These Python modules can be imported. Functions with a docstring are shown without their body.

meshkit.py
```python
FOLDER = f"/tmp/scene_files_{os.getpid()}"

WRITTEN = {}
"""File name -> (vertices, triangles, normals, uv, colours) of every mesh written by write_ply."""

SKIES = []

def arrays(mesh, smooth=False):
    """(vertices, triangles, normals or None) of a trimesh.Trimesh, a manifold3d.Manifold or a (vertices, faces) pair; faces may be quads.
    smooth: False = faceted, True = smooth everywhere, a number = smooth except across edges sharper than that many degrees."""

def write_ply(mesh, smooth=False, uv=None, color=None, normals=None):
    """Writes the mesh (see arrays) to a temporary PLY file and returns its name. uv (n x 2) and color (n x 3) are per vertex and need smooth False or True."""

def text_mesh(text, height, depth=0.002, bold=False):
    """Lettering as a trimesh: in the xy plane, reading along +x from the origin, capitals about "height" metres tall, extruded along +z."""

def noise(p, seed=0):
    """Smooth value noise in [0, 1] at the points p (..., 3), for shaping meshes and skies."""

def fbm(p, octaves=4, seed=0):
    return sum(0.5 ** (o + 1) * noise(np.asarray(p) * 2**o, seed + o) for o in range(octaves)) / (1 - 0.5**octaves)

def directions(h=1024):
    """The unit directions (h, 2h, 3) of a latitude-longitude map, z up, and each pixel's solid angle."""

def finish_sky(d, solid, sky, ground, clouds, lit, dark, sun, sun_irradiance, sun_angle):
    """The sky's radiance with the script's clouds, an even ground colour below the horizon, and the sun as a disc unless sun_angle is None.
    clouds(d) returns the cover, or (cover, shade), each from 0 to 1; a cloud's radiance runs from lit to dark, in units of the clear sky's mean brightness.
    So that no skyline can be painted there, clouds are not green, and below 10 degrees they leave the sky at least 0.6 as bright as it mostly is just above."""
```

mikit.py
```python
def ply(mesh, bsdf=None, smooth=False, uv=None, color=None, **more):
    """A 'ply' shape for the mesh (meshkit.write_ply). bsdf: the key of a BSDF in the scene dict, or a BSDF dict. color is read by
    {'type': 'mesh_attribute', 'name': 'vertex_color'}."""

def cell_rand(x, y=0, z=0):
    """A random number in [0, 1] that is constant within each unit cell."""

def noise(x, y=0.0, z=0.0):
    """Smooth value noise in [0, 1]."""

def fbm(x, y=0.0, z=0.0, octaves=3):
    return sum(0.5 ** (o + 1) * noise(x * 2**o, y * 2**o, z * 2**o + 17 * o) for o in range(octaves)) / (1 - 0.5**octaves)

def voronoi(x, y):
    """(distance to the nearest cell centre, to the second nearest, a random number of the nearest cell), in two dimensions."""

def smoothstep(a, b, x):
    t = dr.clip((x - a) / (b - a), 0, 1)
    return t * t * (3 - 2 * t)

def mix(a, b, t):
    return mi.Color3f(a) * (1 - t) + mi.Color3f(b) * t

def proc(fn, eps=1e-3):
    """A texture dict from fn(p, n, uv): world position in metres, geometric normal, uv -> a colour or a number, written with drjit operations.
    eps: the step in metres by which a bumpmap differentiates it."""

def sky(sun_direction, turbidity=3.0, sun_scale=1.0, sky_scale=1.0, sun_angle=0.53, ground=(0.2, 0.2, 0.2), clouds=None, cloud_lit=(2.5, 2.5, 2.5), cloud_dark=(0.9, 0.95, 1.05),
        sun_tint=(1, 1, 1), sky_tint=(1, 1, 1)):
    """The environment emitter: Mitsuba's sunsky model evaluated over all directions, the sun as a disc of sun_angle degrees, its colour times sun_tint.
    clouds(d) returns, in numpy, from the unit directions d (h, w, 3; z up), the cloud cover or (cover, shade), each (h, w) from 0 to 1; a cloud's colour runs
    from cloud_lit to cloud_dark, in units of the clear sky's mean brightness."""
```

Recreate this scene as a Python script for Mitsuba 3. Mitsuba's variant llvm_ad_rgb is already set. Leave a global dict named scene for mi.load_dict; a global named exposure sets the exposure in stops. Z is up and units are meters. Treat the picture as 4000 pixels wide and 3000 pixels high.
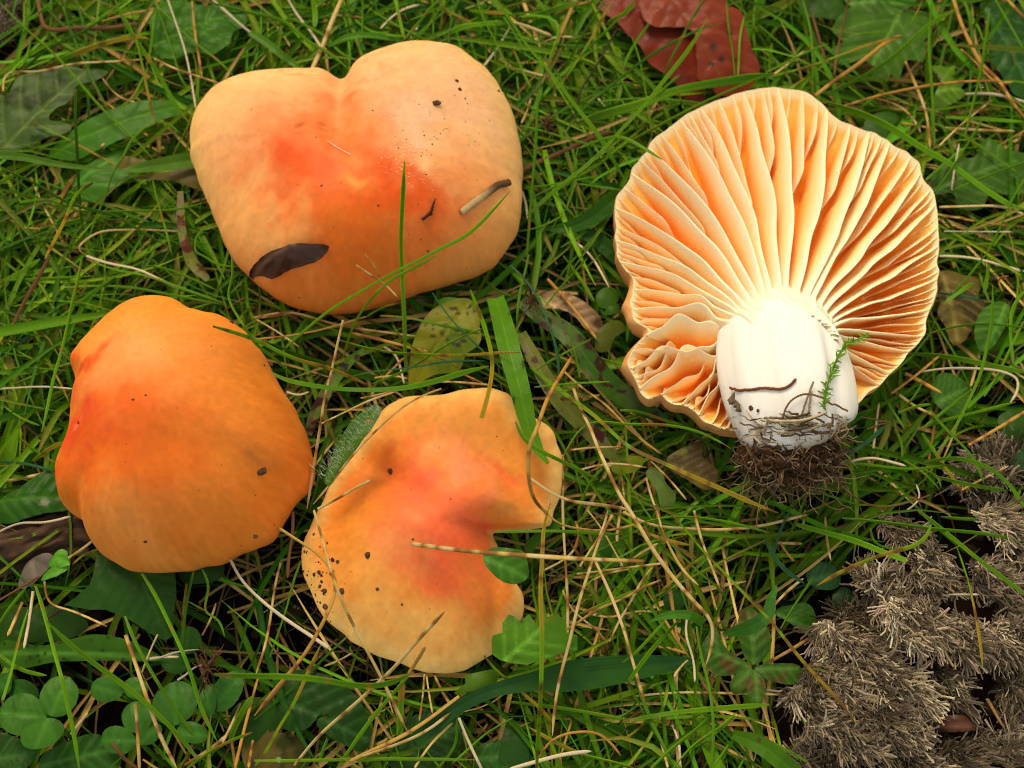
import math, random
import numpy as np, trimesh, shapely, mitsuba as mi, mikit, meshkit
from scipy.interpolate import CubicSpline
from scipy.spatial import Delaunay, cKDTree
T = mi.ScalarTransform4f
scene, labels = {}, {}

# ---------------------------------------------------------------- camera, sky, exposure
FOV, DIST, TILT, Z0 = 50.0, 0.2145, math.radians(20), 0.015
CAM = np.array([0, -DIST * math.sin(TILT), Z0 + DIST * math.cos(TILT)])
FWD = np.array([0, math.sin(TILT), -math.cos(TILT)])
UPV = np.array([0, math.cos(TILT), math.sin(TILT)])
scene['camera'] = {'type': 'thinlens', 'fov': FOV, 'fov_axis': 'x', 'near_clip': 0.005, 'far_clip': 50.0, 'aperture_radius': 0.0010,
                   'focus_distance': 0.200, 'to_world': T().look_at(origin=CAM.tolist(), target=(CAM + FWD).tolist(), up=[0, 1, 0])}
scene['sky'] = mikit.sky([-0.22, 0.64, 0.74], turbidity=3, sun_scale=0.75, sun_angle=26, clouds=lambda d: 1.0, cloud_lit=(2.53, 2.5, 2.4), sun_tint=(1, .98, .93))
exposure = 1.55

# ---------------------------------------------------------------- helpers
RNG = np.random.default_rng(7)
TX = math.tan(math.radians(FOV / 2))
MM = 0.001


def W(px, py, z):
    """The point at height z (metres) that stands at the place read off the photograph (4000 x 3000)."""
    px, py, z = np.broadcast_arrays(np.asarray(px, float), np.asarray(py, float), np.asarray(z, float))
    sx, sy = (px - 2000) / 2000 * TX, (1500 - py) / 2000 * TX
    d = FWD + sx[..., None] * np.array([1, 0, 0]) + sy[..., None] * UPV
    s = (z - CAM[2]) / d[..., 2]
    return CAM + d * s[..., None]


def pix(text, scale=1.659):
    """'11: 20,30 40,50 12: 3,4' -> points; the leading number is the 1000-pixel square (column, row) they were read in."""
    out, ox, oy, sc = [], 0, 0, 1.0
    for tok in text.split():
        if tok.endswith(':'):
            if tok == 'c:': ox, oy, sc = 2300, 250, .9213
            elif tok == 'f:': ox, oy, sc = 0, 0, .553
            elif tok == 'o:': ox, oy, sc = 0, 0, 1.0
            elif tok == 'd:': ox, oy, sc = 150, 1050, 1.276
            elif tok == 'e:': ox, oy, sc = 1100, 1400, 1.276
            elif tok == 'b:': ox, oy, sc = 700, 100, 1.383
            else: ox, oy, sc = int(tok[0]) * 1000, int(tok[1]) * 1000, 1.659
        else:
            x, y = tok.split(',')
            out.append((ox + float(x) / sc, oy + float(y) / sc))
    return np.array(out)


def spline(p, n, closed=False):
    p = np.asarray(p, float)
    if closed: p = np.vstack([p, p[:1]])
    s = np.r_[0, np.cumsum(np.linalg.norm(np.diff(p, axis=0), axis=1) + 1e-9)]
    if len(p) == 2: return p[0] + (p[1] - p[0]) * np.linspace(0, 1, n)[:, None]
    cs = CubicSpline(s, p, bc_type='periodic' if closed else 'natural')
    return cs(np.linspace(0, s[-1], n, endpoint=not closed))


def key(name):
    k, i = name, 0
    while k in scene or k in labels:
        i += 1
        k = f'{name}_{i:03d}'
    return k


def add(name, mesh, bsdf, color=None, parent=None, smooth=True, **more):
    k = key(parent + '__' + name if parent else name)
    v, f = (np.asarray(mesh[0], float), np.asarray(mesh[1], int)) if isinstance(mesh, tuple) else (np.array(mesh.vertices), np.array(mesh.faces))
    scene[k] = mikit.ply((v, f), bsdf, smooth=smooth, color=color, **more)
    return k


def thing(name, label, cat, group=None, kind=None):
    k = key(name)
    labels[k] = {'label': label, 'category': cat}
    if group: labels[k]['group'] = group
    if kind: labels[k]['kind'] = kind
    return k


def single(name, label, cat, mesh, bsdf, color=None, group=None, kind=None, **more):
    k = add(name, mesh, bsdf, color, **more)
    labels[k] = {'label': label, 'category': cat}
    if group: labels[k]['group'] = group
    if kind: labels[k]['kind'] = kind
    return k


def join(parts):
    vs, fs, cs, o = [], [], [], 0
    for p in parts:
        vs.append(p[0]); fs.append(p[1] + o); o += len(p[0])
        if len(p) > 2: cs.append(p[2])
    return (np.vstack(vs), np.vstack(fs)), (np.vstack(cs) if cs else None)


def grid_faces(n, m, wrap=False):
    i, j = np.meshgrid(np.arange(n - 1), np.arange(m if wrap else m - 1), indexing='ij')
    a, b = i * m + j, i * m + (j + 1) % m
    c, d = a + m, b + m
    return np.vstack([np.stack([a, b, d], -1).reshape(-1, 3), np.stack([a, d, c], -1).reshape(-1, 3)])


def sstep(a, b, x):
    t = np.clip((np.asarray(x, float) - a) / (b - a), 0, 1)
    return t * t * (3 - 2 * t)


def n3(p, s, seed=0): return meshkit.noise(np.asarray(p) / s + 100, seed)
def f3(p, s, o=3, seed=0): return meshkit.fbm(np.asarray(p) / s + 100, o, seed)
def mixc(a, b, t): return np.asarray(a) * (1 - np.asarray(t)[..., None]) + np.asarray(b) * np.asarray(t)[..., None]
def unit(a): return a / (np.linalg.norm(a, axis=-1, keepdims=True) + 1e-12)


def lumps(center, r, seed, squash=(1, 1, .8), sub=2, rough=.7):
    m = trimesh.creation.icosphere(sub)
    v = np.array(m.vertices)
    v = v * (1 - rough / 2 + rough * f3(v + seed * 3.7, .8, 2, seed))[:, None] * r * np.array(squash)
    return v + center, np.array(m.faces)


# ---------------------------------------------------------------- materials
VC = {'type': 'mesh_attribute', 'name': 'vertex_color'}


def solid(alpha, shine):
    """a diffuse body with a thin share of mirror reflection (wet or waxy skin)"""
    body = {'type': 'diffuse', 'reflectance': VC}
    if not shine: return {'type': 'twosided', 'bsdf': body}
    return {'type': 'twosided', 'bsdf': {'type': 'blendbsdf', 'weight': shine, 'a': body, 'b': {'type': 'roughconductor', 'distribution': 'ggx', 'alpha': alpha}}}


def leafy(alpha, shine, bump=None):
    """a thin translucent sheet with a wet skin"""
    skin = {'type': 'roughconductor', 'distribution': 'ggx', 'alpha': alpha}
    if bump: skin = {'type': 'bumpmap', 'arbitrary': mikit.proc(bump, eps=1e-4), 'scale': .00022, 'bsdf': skin}
    return {'type': 'blendbsdf', 'weight': shine, 'a': {'type': 'principledthin', 'base_color': VC, 'roughness': .6, 'diff_trans': .75},
            'b': {'type': 'twosided', 'bsdf': skin}}


scene['grass_mat'] = leafy(.18, .006)
scene['leaf_mat'] = leafy(.16, .008, lambda p, n, uv: mikit.noise(p.x * 700, p.y * 700, p.z * 700))
scene['straw_mat'] = scene['gill_mat'] = scene['flesh_mat'] = scene['wood_mat'] = scene['fibre_mat'] = solid(.35, .008)
scene['dead_leaf_mat'] = solid(.12, .008)
scene['dirt_mat'] = solid(.5, 0)
grain = mikit.proc(lambda p, n, uv: mikit.noise(p.x * 3000, p.y * 3000, p.z * 3000), eps=6e-5)
cap_skin = solid(.24, .012)['bsdf']
scene['cap_mat'] = {'type': 'twosided', 'bsdf': {'type': 'bumpmap', 'arbitrary': grain, 'scale': 0.00003, 'bsdf': cap_skin}}
scene['drop_mat'] = {'type': 'dielectric', 'int_ior': 1.33}

# ---------------------------------------------------------------- ground
g1 = np.r_[-3, -1.5, -.8, -.45, np.linspace(-.24, .24, 260), .45, .8, 1.5, 3]
gx, gy = np.meshgrid(g1, g1, indexing='ij')
gp = np.stack([gx, gy, 0 * gx], -1).reshape(-1, 3)
gz = -.016 + .012 * (f3(gp, .018, 4, 3) - .5) + .004 * (f3(gp, .003, 3, 5) - .5)
gp[:, 2] = gz
far_ = sstep(.2, .5, np.hypot(gp[:, 0], gp[:, 1]))
gc = mixc((.004, .0025, .0015), (.018, .010, .005), f3(gp, .004, 3, 9))
gc = mixc(gc, (.035, .085, .010), far_)
k = add('soil', (gp, grid_faces(len(g1), len(g1))), 'dirt_mat', gc)
labels[k] = {'label': 'dark damp soil under the grass', 'category': 'soil', 'kind': 'structure'}

# ---------------------------------------------------------------- mushroom caps
CAPS = {}


class Cap: pass


def bump_at(xy, b):
    """b = (px, py, half length px, half width px, angle deg in the picture, height mm)"""
    c = W(b[0], b[1], .02)[:2]
    a = math.radians(-b[4])
    d = xy - c
    u, v = d[:, 0] * math.cos(a) + d[:, 1] * math.sin(a), -d[:, 0] * math.sin(a) + d[:, 1] * math.cos(a)
    k = 5e-5
    return np.exp(-(u / (b[2] * k)) ** 2 - (v / (b[3] * k)) ** 2)


def cap(name, outline, center, zrim, H, a, b, curl, bumps, tilt, base, pigments, margin, thick=3.0, wav=.25, nth=640, nt=120, seed=1, rimz=None, parent=None):
    C = W(center[0], center[1], zrim * MM)[:2]
    op = W(*spline(outline, 1400, True).T, zrim * MM)[:, :2] - C
    ang, rad = np.unwrap(np.arctan2(op[:, 1], op[:, 0])), np.hypot(op[:, 0], op[:, 1])
    if ang[-1] < ang[0]: ang, rad = ang[::-1], rad[::-1]
    th = np.linspace(0, 2 * np.pi, nth, endpoint=False)
    o = np.argsort(ang % (2 * np.pi), kind='stable')
    R = np.interp(th, (ang % (2 * np.pi))[o], rad[o], period=2 * np.pi)
    R = np.convolve(np.r_[R[-3:], R, R[:3]], np.ones(5) / 5, 'same')[3:-3]
    circ = np.stack([np.cos(th) * R, np.sin(th) * R, 0 * th], -1)
    # the section: crown to rim, then rolled under and in
    t = 1 - (1 - np.linspace(0, 1, nt)) ** 1.8
    rr, zz = t, H * np.maximum(1 - t ** a, 0) ** b
    q = np.linspace(0, 1, 26)[1:]
    if curl: ru, zu = 1 - curl * (1 - np.cos(q * np.pi * .5)) - .55 * sstep(.5, 1, q), -thick * np.sin(np.minimum(q * 1.5, 1) * np.pi / 2) + .35 * H * sstep(.55, 1, q)
    else: ru, zu = 1 - .012 * np.sin(np.minimum(q * 6, 1) * np.pi / 2) - .6 * q ** 1.5, -.7 * np.minimum(q * 6, 1) + (H * .75) * q ** 1.4
    rr, zz = np.r_[rr, ru], np.r_[zz, zu]
    top = np.r_[np.ones(nt), 1 - np.minimum(q * 3, 1)]
    keep = np.repeat(top, nth)
    r = np.repeat(rr, nth)
    ker = np.exp(-(np.arange(-90, 91) / 38) ** 2)

    def shape(R):
        soft = np.convolve(np.r_[R[-90:], R, R[:90]], ker / ker.sum(), 'valid')
        m_ = sstep(.25, .97, rr)[:, None]
        Rt = rr[:, None] * (soft * (1 - m_) + R * m_)
        x, y = Rt * np.cos(th), Rt * np.sin(th)
        v = np.stack([x + C[0], y + C[1], np.broadcast_to(zz[:, None] * MM, x.shape)], -1).reshape(-1, 3)
        for bm in bumps: v[:, 2] += bm[5] * MM * bump_at(v[:, :2], bm)
        v[:, 2] += (tilt[0] * (v[:, 0] - C[0]) + tilt[1] * (v[:, 1] - C[1])) + zrim * MM
        if rimz is not None: v[:, 2] += MM * rimz(np.broadcast_to(th, x.shape).reshape(-1), r)
        v[:, 2] += .45 * MM * (f3(v * [1, 1, 0], .006, 3, seed + 3) - .5)
        return v

    def turn(px, py):                                       # the outline seen from where the photograph was taken
        o_, r_ = np.arctan2(center[1] - py, px - center[0]) % (2 * np.pi), np.hypot(px - center[0], py - center[1])
        out = np.zeros(720)
        np.maximum.at(out, (o_ / (2 * np.pi) * 720).astype(int) % 720, r_)
        ok = out > 0
        return np.interp(np.arange(720), np.arange(720)[ok], out[ok], period=720)
    want, R0 = turn(*spline(outline, 4000, True).T), R
    wide = np.exp(-(np.arange(-60, 61) / 26) ** 2)
    for _ in range(4):
        dv = shape(R) - CAM
        dz = dv @ FWD
        ratio = np.clip(want / turn(2000 + 2000 * (dv[:, 0] / dz) / TX, 1500 - 2000 * (dv @ UPV / dz) / TX), .8, 1.2)
        ratio = np.convolve(np.r_[ratio[-60:], ratio, ratio[:60]], wide / wide.sum(), 'valid')
        R = np.clip(R * (1 + .8 * (np.interp(th, np.arange(720) / 720 * 2 * np.pi, ratio, period=2 * np.pi) - 1)), .82 * R0, 1.12 * R0)
    R = R + wav * MM * 2 * (n3(circ, .0028, seed) - .5)
    v = shape(R)
    # pigment
    flat = v * [1, 1, 0]
    rel = flat - [C[0], C[1], 0]
    thv = np.arctan2(rel[:, 1], rel[:, 0])
    ww = flat + (np.stack([f3(flat, .005, 3, seed + 11), f3(flat, .005, 3, seed + 12), 0 * r], -1) - .5) * .010 * [1, 1, 0]
    streak = meshkit.fbm(np.stack([np.cos(thv) * 22 + 50, np.sin(thv) * 22 + 50, r * 5], -1), 3, seed + 5)
    col = np.tile(np.asarray(base, float), (len(v), 1))
    for (px, py, l, w, an, amount, c) in pigments:
        g = np.clip(bump_at(ww[:, :2], (px, py, l, w, an, 0)) * (.72 + .75 * (f3(flat, .0024, 3, seed + 7) - .25)), 0, 1)
        col = mixc(col, c, np.clip(1.3 * amount * g, 0, 1))
    if margin:
        mw, mc, ma, *far = margin
        if far: ma = ma * (.15 + .85 * sstep(-.55, .15, np.sin(thv)))
        col = mixc(col, mc, ma * sstep(1 - mw, 1, r + .10 * (streak - .5)) * (.75 + .5 * (f3(flat, .01, 2, seed + 8) - .5)))
    fine = f3(flat, .00085, 2, seed + 9)
    col = col * (1 + .20 * (fine - .5) + .14 * (streak - .5) * sstep(.25, .7, r) + .10 * (f3(flat, .007, 3, seed + 10) - .5))[:, None]
    f = np.vstack([grid_faces(len(rr), nth, True)])
    f = f[:, ::-1]
    o = Cap()
    tp = keep > .99
    o.tree, o.z, o.v, o.poly = cKDTree(v[tp, :2]), v[tp, 2], v, shapely.Polygon(np.stack([C[0] + R * np.cos(th), C[1] + R * np.sin(th)], -1)).buffer(0)
    o.C, o.zrim = C, zrim * MM
    CAPS[name] = o
    add('cap', (v, f), 'cap_mat', np.clip(col, 0.002, .93), parent)
    return o


def surf(o, px, py, lift=0.):
    z = np.full(np.shape(px), .03)
    for _ in range(6):
        p = W(px, py, z)
        z = o.z[o.tree.query(p[..., :2])[1]] + lift
    return W(px, py, z)


def stem(parent, px, py, z1, r, seed, z0=-.012):
    p = W(px, py, z1)
    n, m = 24, 36
    s = np.linspace(0, 1, n)[:, None]
    a = np.linspace(0, 2 * np.pi, m, endpoint=False)[None]
    rad = r * (1 + .25 * (1 - s) ** 3) * (1 + .04 * np.sin(a * 5 + seed))
    v = np.stack([p[0] + rad * np.cos(a), p[1] + rad * np.sin(a), z0 + (z1 - z0) * s + 0 * a], -1).reshape(-1, 3)
    c = mixc((.62, .50, .34), (.80, .72, .56), f3(v, .003, 3, seed))
    add('stem', (v, grid_faces(n, m, True)), 'flesh_mat', c, parent)


PALE, TAN, ORA, RED, PINK = (.85, .49, .21), (.80, .365, .098), (.72, .23, .025), (.76, .095, .014), (.84, .34, .14)
M1 = thing('mushroom', 'large pale orange heart-shaped mushroom cap with a notch in its upper edge', 'mushroom')
cap('m1', pix('f: 738,163 700,153 640,147 580,150 520,160 465,185 430,220 413,265 409,310 420,365 440,415 462,470 487,530 515,575 545,603 575,627 600,647 640,665 690,677 740,680 800,668 850,655 880,645 920,632 980,613 1040,594 1080,565 1105,525 1124,480 1127,420 1130,370 1125,325 1118,280 1100,225 1075,180 1040,140 1000,108 950,92 900,87 850,97 800,115 770,135 750,157'),
    (1400, 720), 13, 17, 2.3, .62, .07,
    [(1345, 470, 260, 60, 88, -2.6), (1338, 340, 100, 60, 88, -2.0), (1620, 400, 260, 200, -20, 2.2), (1020, 520, 230, 230, 0, 1.6), (1380, 930, 240, 170, 0, 2.0), (1760, 760, 200, 200, 30, 1.0), (1130, 870, 60, 200, 20, -.8), (1290, 390, 140, 25, 10, -.5), (1480, 430, 220, 25, -20, -.5), (1205, 603, 18, 8, -35, -.5), (1288, 592, 13, 9, 40, -.5), (1302, 612, 14, 9, 0, -.5), (1336, 606, 9, 18, 10, -.5), (1284, 606, 8, 8, 0, -.4)],
    (0, .05), TAN,
    [(1000, 480, 420, 330, 0, .75, PALE), (1720, 400, 430, 330, 25, .85, (.80, .48, .23)), (1150, 560, 260, 200, 0, .55, PINK), (1560, 480, 260, 200, 0, .5, PINK), (1615, 575, 90, 100, 20, .45, (.86, .58, .34)), (1190, 345, 130, 9, 4, .5, (.74, .25, .055)), (1230, 365, 110, 8, 8, .45, (.74, .25, .055)), (1480, 300, 150, 10, -22, .5, (.74, .26, .07)), (1450, 395, 130, 11, -14, .5, (.74, .24, .06)), (1560, 450, 90, 12, 35, .4, (.76, .28, .08)),
     (1300, 620, 330, 200, 0, .8, (.78, .22, .055)), (1430, 780, 330, 200, 20, .95, (.78, .20, .035)), (1190, 720, 160, 105, 15, .95, RED), (1370, 480, 50, 70, 70, .6, RED),
     (1390, 960, 215, 290, 80, 1.0, (.70, .062, .003)), (1560, 850, 150, 230, 70, 1.0, (.72, .070, .004)), (1290, 820, 160, 90, 30, .9, RED), (1470, 1000, 330, 170, 0, 1.0, (.66, .125, .008)), (1330, 1110, 300, 60, 10, .65, RED),
     (1400, 1070, 360, 130, 5, .75, (.62, .14, .010)), (1760, 1080, 230, 130, -20, .6, (.72, .22, .025)), (1390, 800, 70, 50, 0, .55, (.80, .36, .06)), (1060, 950, 200, 150, 50, .6, (.78, .44, .13)), (1680, 730, 110, 60, 10, .6, (.82, .50, .2)), (1640, 560, 130, 110, 30, .45, (.80, .52, .30)),
     (1840, 990, 210, 190, 0, .6, (.66, .26, .055)), (1330, 1160, 430, 85, 10, .75, (.60, .20, .022))],
    (.16, (.80, .52, .15), .8, 'far'), seed=1, parent=M1)
stem(M1, 1540, 900, .018, .007, 1)

M2 = thing('mushroom', 'rounded bright orange mushroom cap with a small red bruise, on the left', 'mushroom')
cap('m2', pix('d: 540,137 620,137 700,155 770,190 830,225 900,237 970,257 1030,310 1080,370 1130,445 1180,530 1230,630 1290,720 1340,820 1368,920 1378,1000 1365,1080 1310,1150 1260,1220 1210,1290 1150,1370 1090,1397 1000,1430 940,1463 860,1485 760,1503 650,1512 540,1512 460,1500 390,1475 310,1415 260,1340 232,1275 195,1240 130,1190 95,1110 82,1040 95,970 115,900 135,820 150,730 163,640 178,590 168,540 152,490 158,450 180,415 215,360 280,290 350,225 440,165'),
    (720, 1700), 12, 25, 2.0, .56, .12,
    [(330, 1780, 130, 110, 60, -1.5), (300, 1520, 120, 60, -15, -.8), (700, 1400, 260, 240, 0, 1.2), (720, 1820, 330, 80, 0, -.8), (900, 2050, 240, 120, 0, .8), (430, 2000, 110, 90, 0, .7)],
    (0, .10), (.80, .205, .020),
    [(650, 1440, 330, 170, 0, .75, (.84, .28, .060)), (560, 1580, 200, 120, 0, .7, (.86, .30, .085)), (680, 1210, 300, 130, 0, .6, (.80, .31, .035)), (330, 1330, 120, 160, 0, .4, (.80, .31, .035)),
     (620, 1700, 430, 110, 4, .8, (.76, .14, .018)), (480, 1790, 240, 110, 10, .9, (.76, .11, .012)), (370, 1720, 120, 100, 60, .95, (.74, .070, .020)), (640, 1850, 330, 90, 0, .7, (.72, .135, .008)),
     (1000, 1700, 190, 400, 0, .35, (.78, .29, .03)), (380, 1505, 120, 32, -15, .9, RED), (320, 1430, 50, 30, 20, .6, RED), (360, 1920, 35, 70, 0, .7, (.72, .18, .03)),
     (480, 2080, 240, 120, 0, .6, (.84, .31, .065)), (740, 2110, 120, 50, 20, .55, (.72, .20, .02)),(388, 1715, 14, 14, 0, .4, (.82, .30, .16)),
     (1020, 1840, 34, 30, 0, .6, (.55, .16, .03)), (1130, 1420, 120, 120, 30, .5, (.74, .22, .02))],
    (.10, (.78, .36, .07), .4), thick=5, seed=2, parent=M2, nth=560)
stem(M2, 800, 1760, .018, .009, 2)

M3 = thing('mushroom', 'flattened orange mushroom cap with a pink-red middle and a deep notch in its right edge', 'mushroom')
cap('m3', pix('e: 640,196 720,190 800,180 880,160 960,150 1040,155 1100,165 1150,190 1190,235 1230,290 1310,330 1350,370 1380,420 1395,480 1400,540 1396,620 1385,690 1350,750 1320,790 1300,850 1230,878 1130,874 1070,872 1045,890 1058,915 1085,950 1105,1010 1120,1060 1170,1120 1205,1180 1210,1230 1200,1300 1165,1350 1110,1410 1060,1470 1000,1500 930,1540 850,1560 760,1561 680,1555 600,1530 520,1500 440,1465 400,1440 320,1390 240,1310 200,1270 160,1210 130,1140 105,1060 98,1000 108,930 140,850 190,740 240,640 290,560 350,490 420,390 480,300 560,225'),
    (1690, 2080), 9, 12, 1.55, .85, 0,
    [(1720, 2010, 190, 150, 0, 2.6), (1560, 1880, 260, 60, 40, -2.4), (1400, 1860, 150, 110, 0, -1.6), (1990, 1950, 170, 60, 20, 1.5), (1930, 2050, 130, 60, 10, -1.6), (1880, 2190, 90, 60, 60, -1.2), (1750, 1600, 260, 120, 0, 2.2), (1930, 1820, 150, 30, 40, -1.0), (1930, 2340, 40, 160, 0, -1.0), (1300, 2060, 160, 140, 0, -1.2)],
    (0, .05), (.69, .205, .018),
    [(1750, 1640, 330, 130, 5, .6, (.70, .30, .055)), (1640, 1740, 260, 120, 10, .75, (.76, .32, .07)), (1400, 1850, 230, 110, -30, .8, (.68, .21, .018)), (1560, 1800, 50, 160, 10, .75, (.70, .15, .014)), (1330, 1860, 140, 70, -50, .5, (.66, .13, .012)), (2050, 1830, 200, 90, 10, .5, (.70, .24, .03)),
     (1480, 2250, 330, 260, -40, .55, (.76, .33, .055)), (1740, 2040, 250, 190, 40, 1.0, (.80, .13, .04)), (1690, 2100, 150, 100, 40, .9, (.78, .075, .028)), (1840, 1830, 150, 60, 35, .75, (.76, .22, .09)), (1950, 1810, 110, 24, 35, .8, (.74, .13, .03)),
     (1650, 1920, 120, 40, 60, .6, (.78, .10, .045)), (1690, 2190, 110, 70, 30, .85, (.76, .12, .028)), (1570, 2100, 110, 170, 60, .4, (.78, .35, .10)), (1980, 2010, 140, 50, 10, .5, (.70, .20, .02)), (1900, 2230, 60, 110, -30, .5, (.72, .2, .03)),
     (1600, 2480, 450, 130, 10, .7, (.74, .40, .10)), (2040, 1990, 100, 40, 0, .5, (.74, .30, .05))],
    (.20, (.84, .58, .18), .9), seed=4, parent=M3, wav=.3,
    rimz=lambda th, r: 5.5 * sstep(.55, 1, r) * np.exp(-((((th - 1.1 + np.pi) % (2 * np.pi) - np.pi) / .9) ** 2)) + 2.5 * sstep(.6, 1, r) * np.exp(-((((th + .1 + np.pi) % (2 * np.pi) - np.pi) / .25) ** 2)))
stem(M3, 1690, 2080, .016, .007, 3)

# ---------------------------------------------------------------- the upturned mushroom: shell, hymenium, gills, stem
M4 = thing('mushroom', 'upturned mushroom showing cream and orange gills and a thick white stem', 'mushroom')
rim = pix('c: 640,85 700,88 760,97 810,115 850,155 890,190 950,225 1010,245 1060,262 1110,300 1150,322 1190,370 1212,430 1235,458 1246,500 1256,570 1260,640 1256,720 1254,790 1240,850 1215,930 1203,980 1150,1040 1100,1100 1050,1150 1005,1190 930,1250 800,1310 640,1330 540,1320 480,1312 420,1288 370,1243 335,1228 300,1224 250,1192 225,1206 200,1200 180,1160 163,1120 142,1080 148,1055 185,1000 214,958 180,935 160,890 158,850 162,800 158,765 132,742 114,715 98,650 95,580 100,510 116,450 148,405 162,368 200,320 232,270 280,235 330,195 390,165 440,140 480,123 560,100')
CP = np.array([3020., 1193.])
Cw = W(*CP, .016)
nr = 720
thA = np.linspace(0, 2 * np.pi, nr, endpoint=False)


def zrim4(th):
    """rim height in mm round the cap; th is the direction in the world (0 = right, pi/2 = far)."""
    d = lambda c, w: np.exp(-(((th - c + np.pi) % (2 * np.pi) - np.pi) / w) ** 2)
    return 15 + 5.5 * d(math.radians(202), .42) + 2.5 * d(math.radians(100), .8) - 2.0 * d(0, .6)


rp = spline(rim, 1600, True)
guess = np.full(len(rp), .016)
for _ in range(4):
    q = W(rp[:, 0], rp[:, 1], guess)[:, :2] - Cw[:2]
    guess = zrim4(np.arctan2(q[:, 1], q[:, 0])) * MM
an = np.arctan2(q[:, 1], q[:, 0]) % (2 * np.pi)
o_ = np.argsort(an)
R4 = np.interp(thA, an[o_], np.hypot(q[:, 0], q[:, 1])[o_], period=2 * np.pi)
circ = np.stack([np.cos(thA) * R4, np.sin(thA) * R4, 0 * thA], -1)
R4 = R4 + .0007 * (n3(circ, .0022, 3) - .5)
rimR = lambda th: np.interp(th % (2 * np.pi), thA, R4, period=2 * np.pi)
pocket = lambda th: np.exp(-(((th - math.radians(212) + np.pi) % (2 * np.pi) - np.pi) / .52) ** 2)


def gpath(th, t):
    """xy on the gill side for direction th and t from the stem (0) to the rim (1)."""
    th, t = np.broadcast_arrays(th, t)
    d = np.stack([np.cos(th), np.sin(th)], -1)
    R = d * rimR(th)[..., None]
    upw = sstep(-.15, .35, np.sin(th))[..., None]           # only the far gills run down the side of the stem one sees
    E = d * (.0080 - .0024 * upw) + (-.0090 - .0035 * upw) * np.array([0, 1.0])
    K = d * (rimR(th) * .34)[..., None]
    return Cw[:2] + ((1 - t) ** 2)[..., None] * E + (2 * t * (1 - t))[..., None] * K + (t ** 2)[..., None] * R


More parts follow.
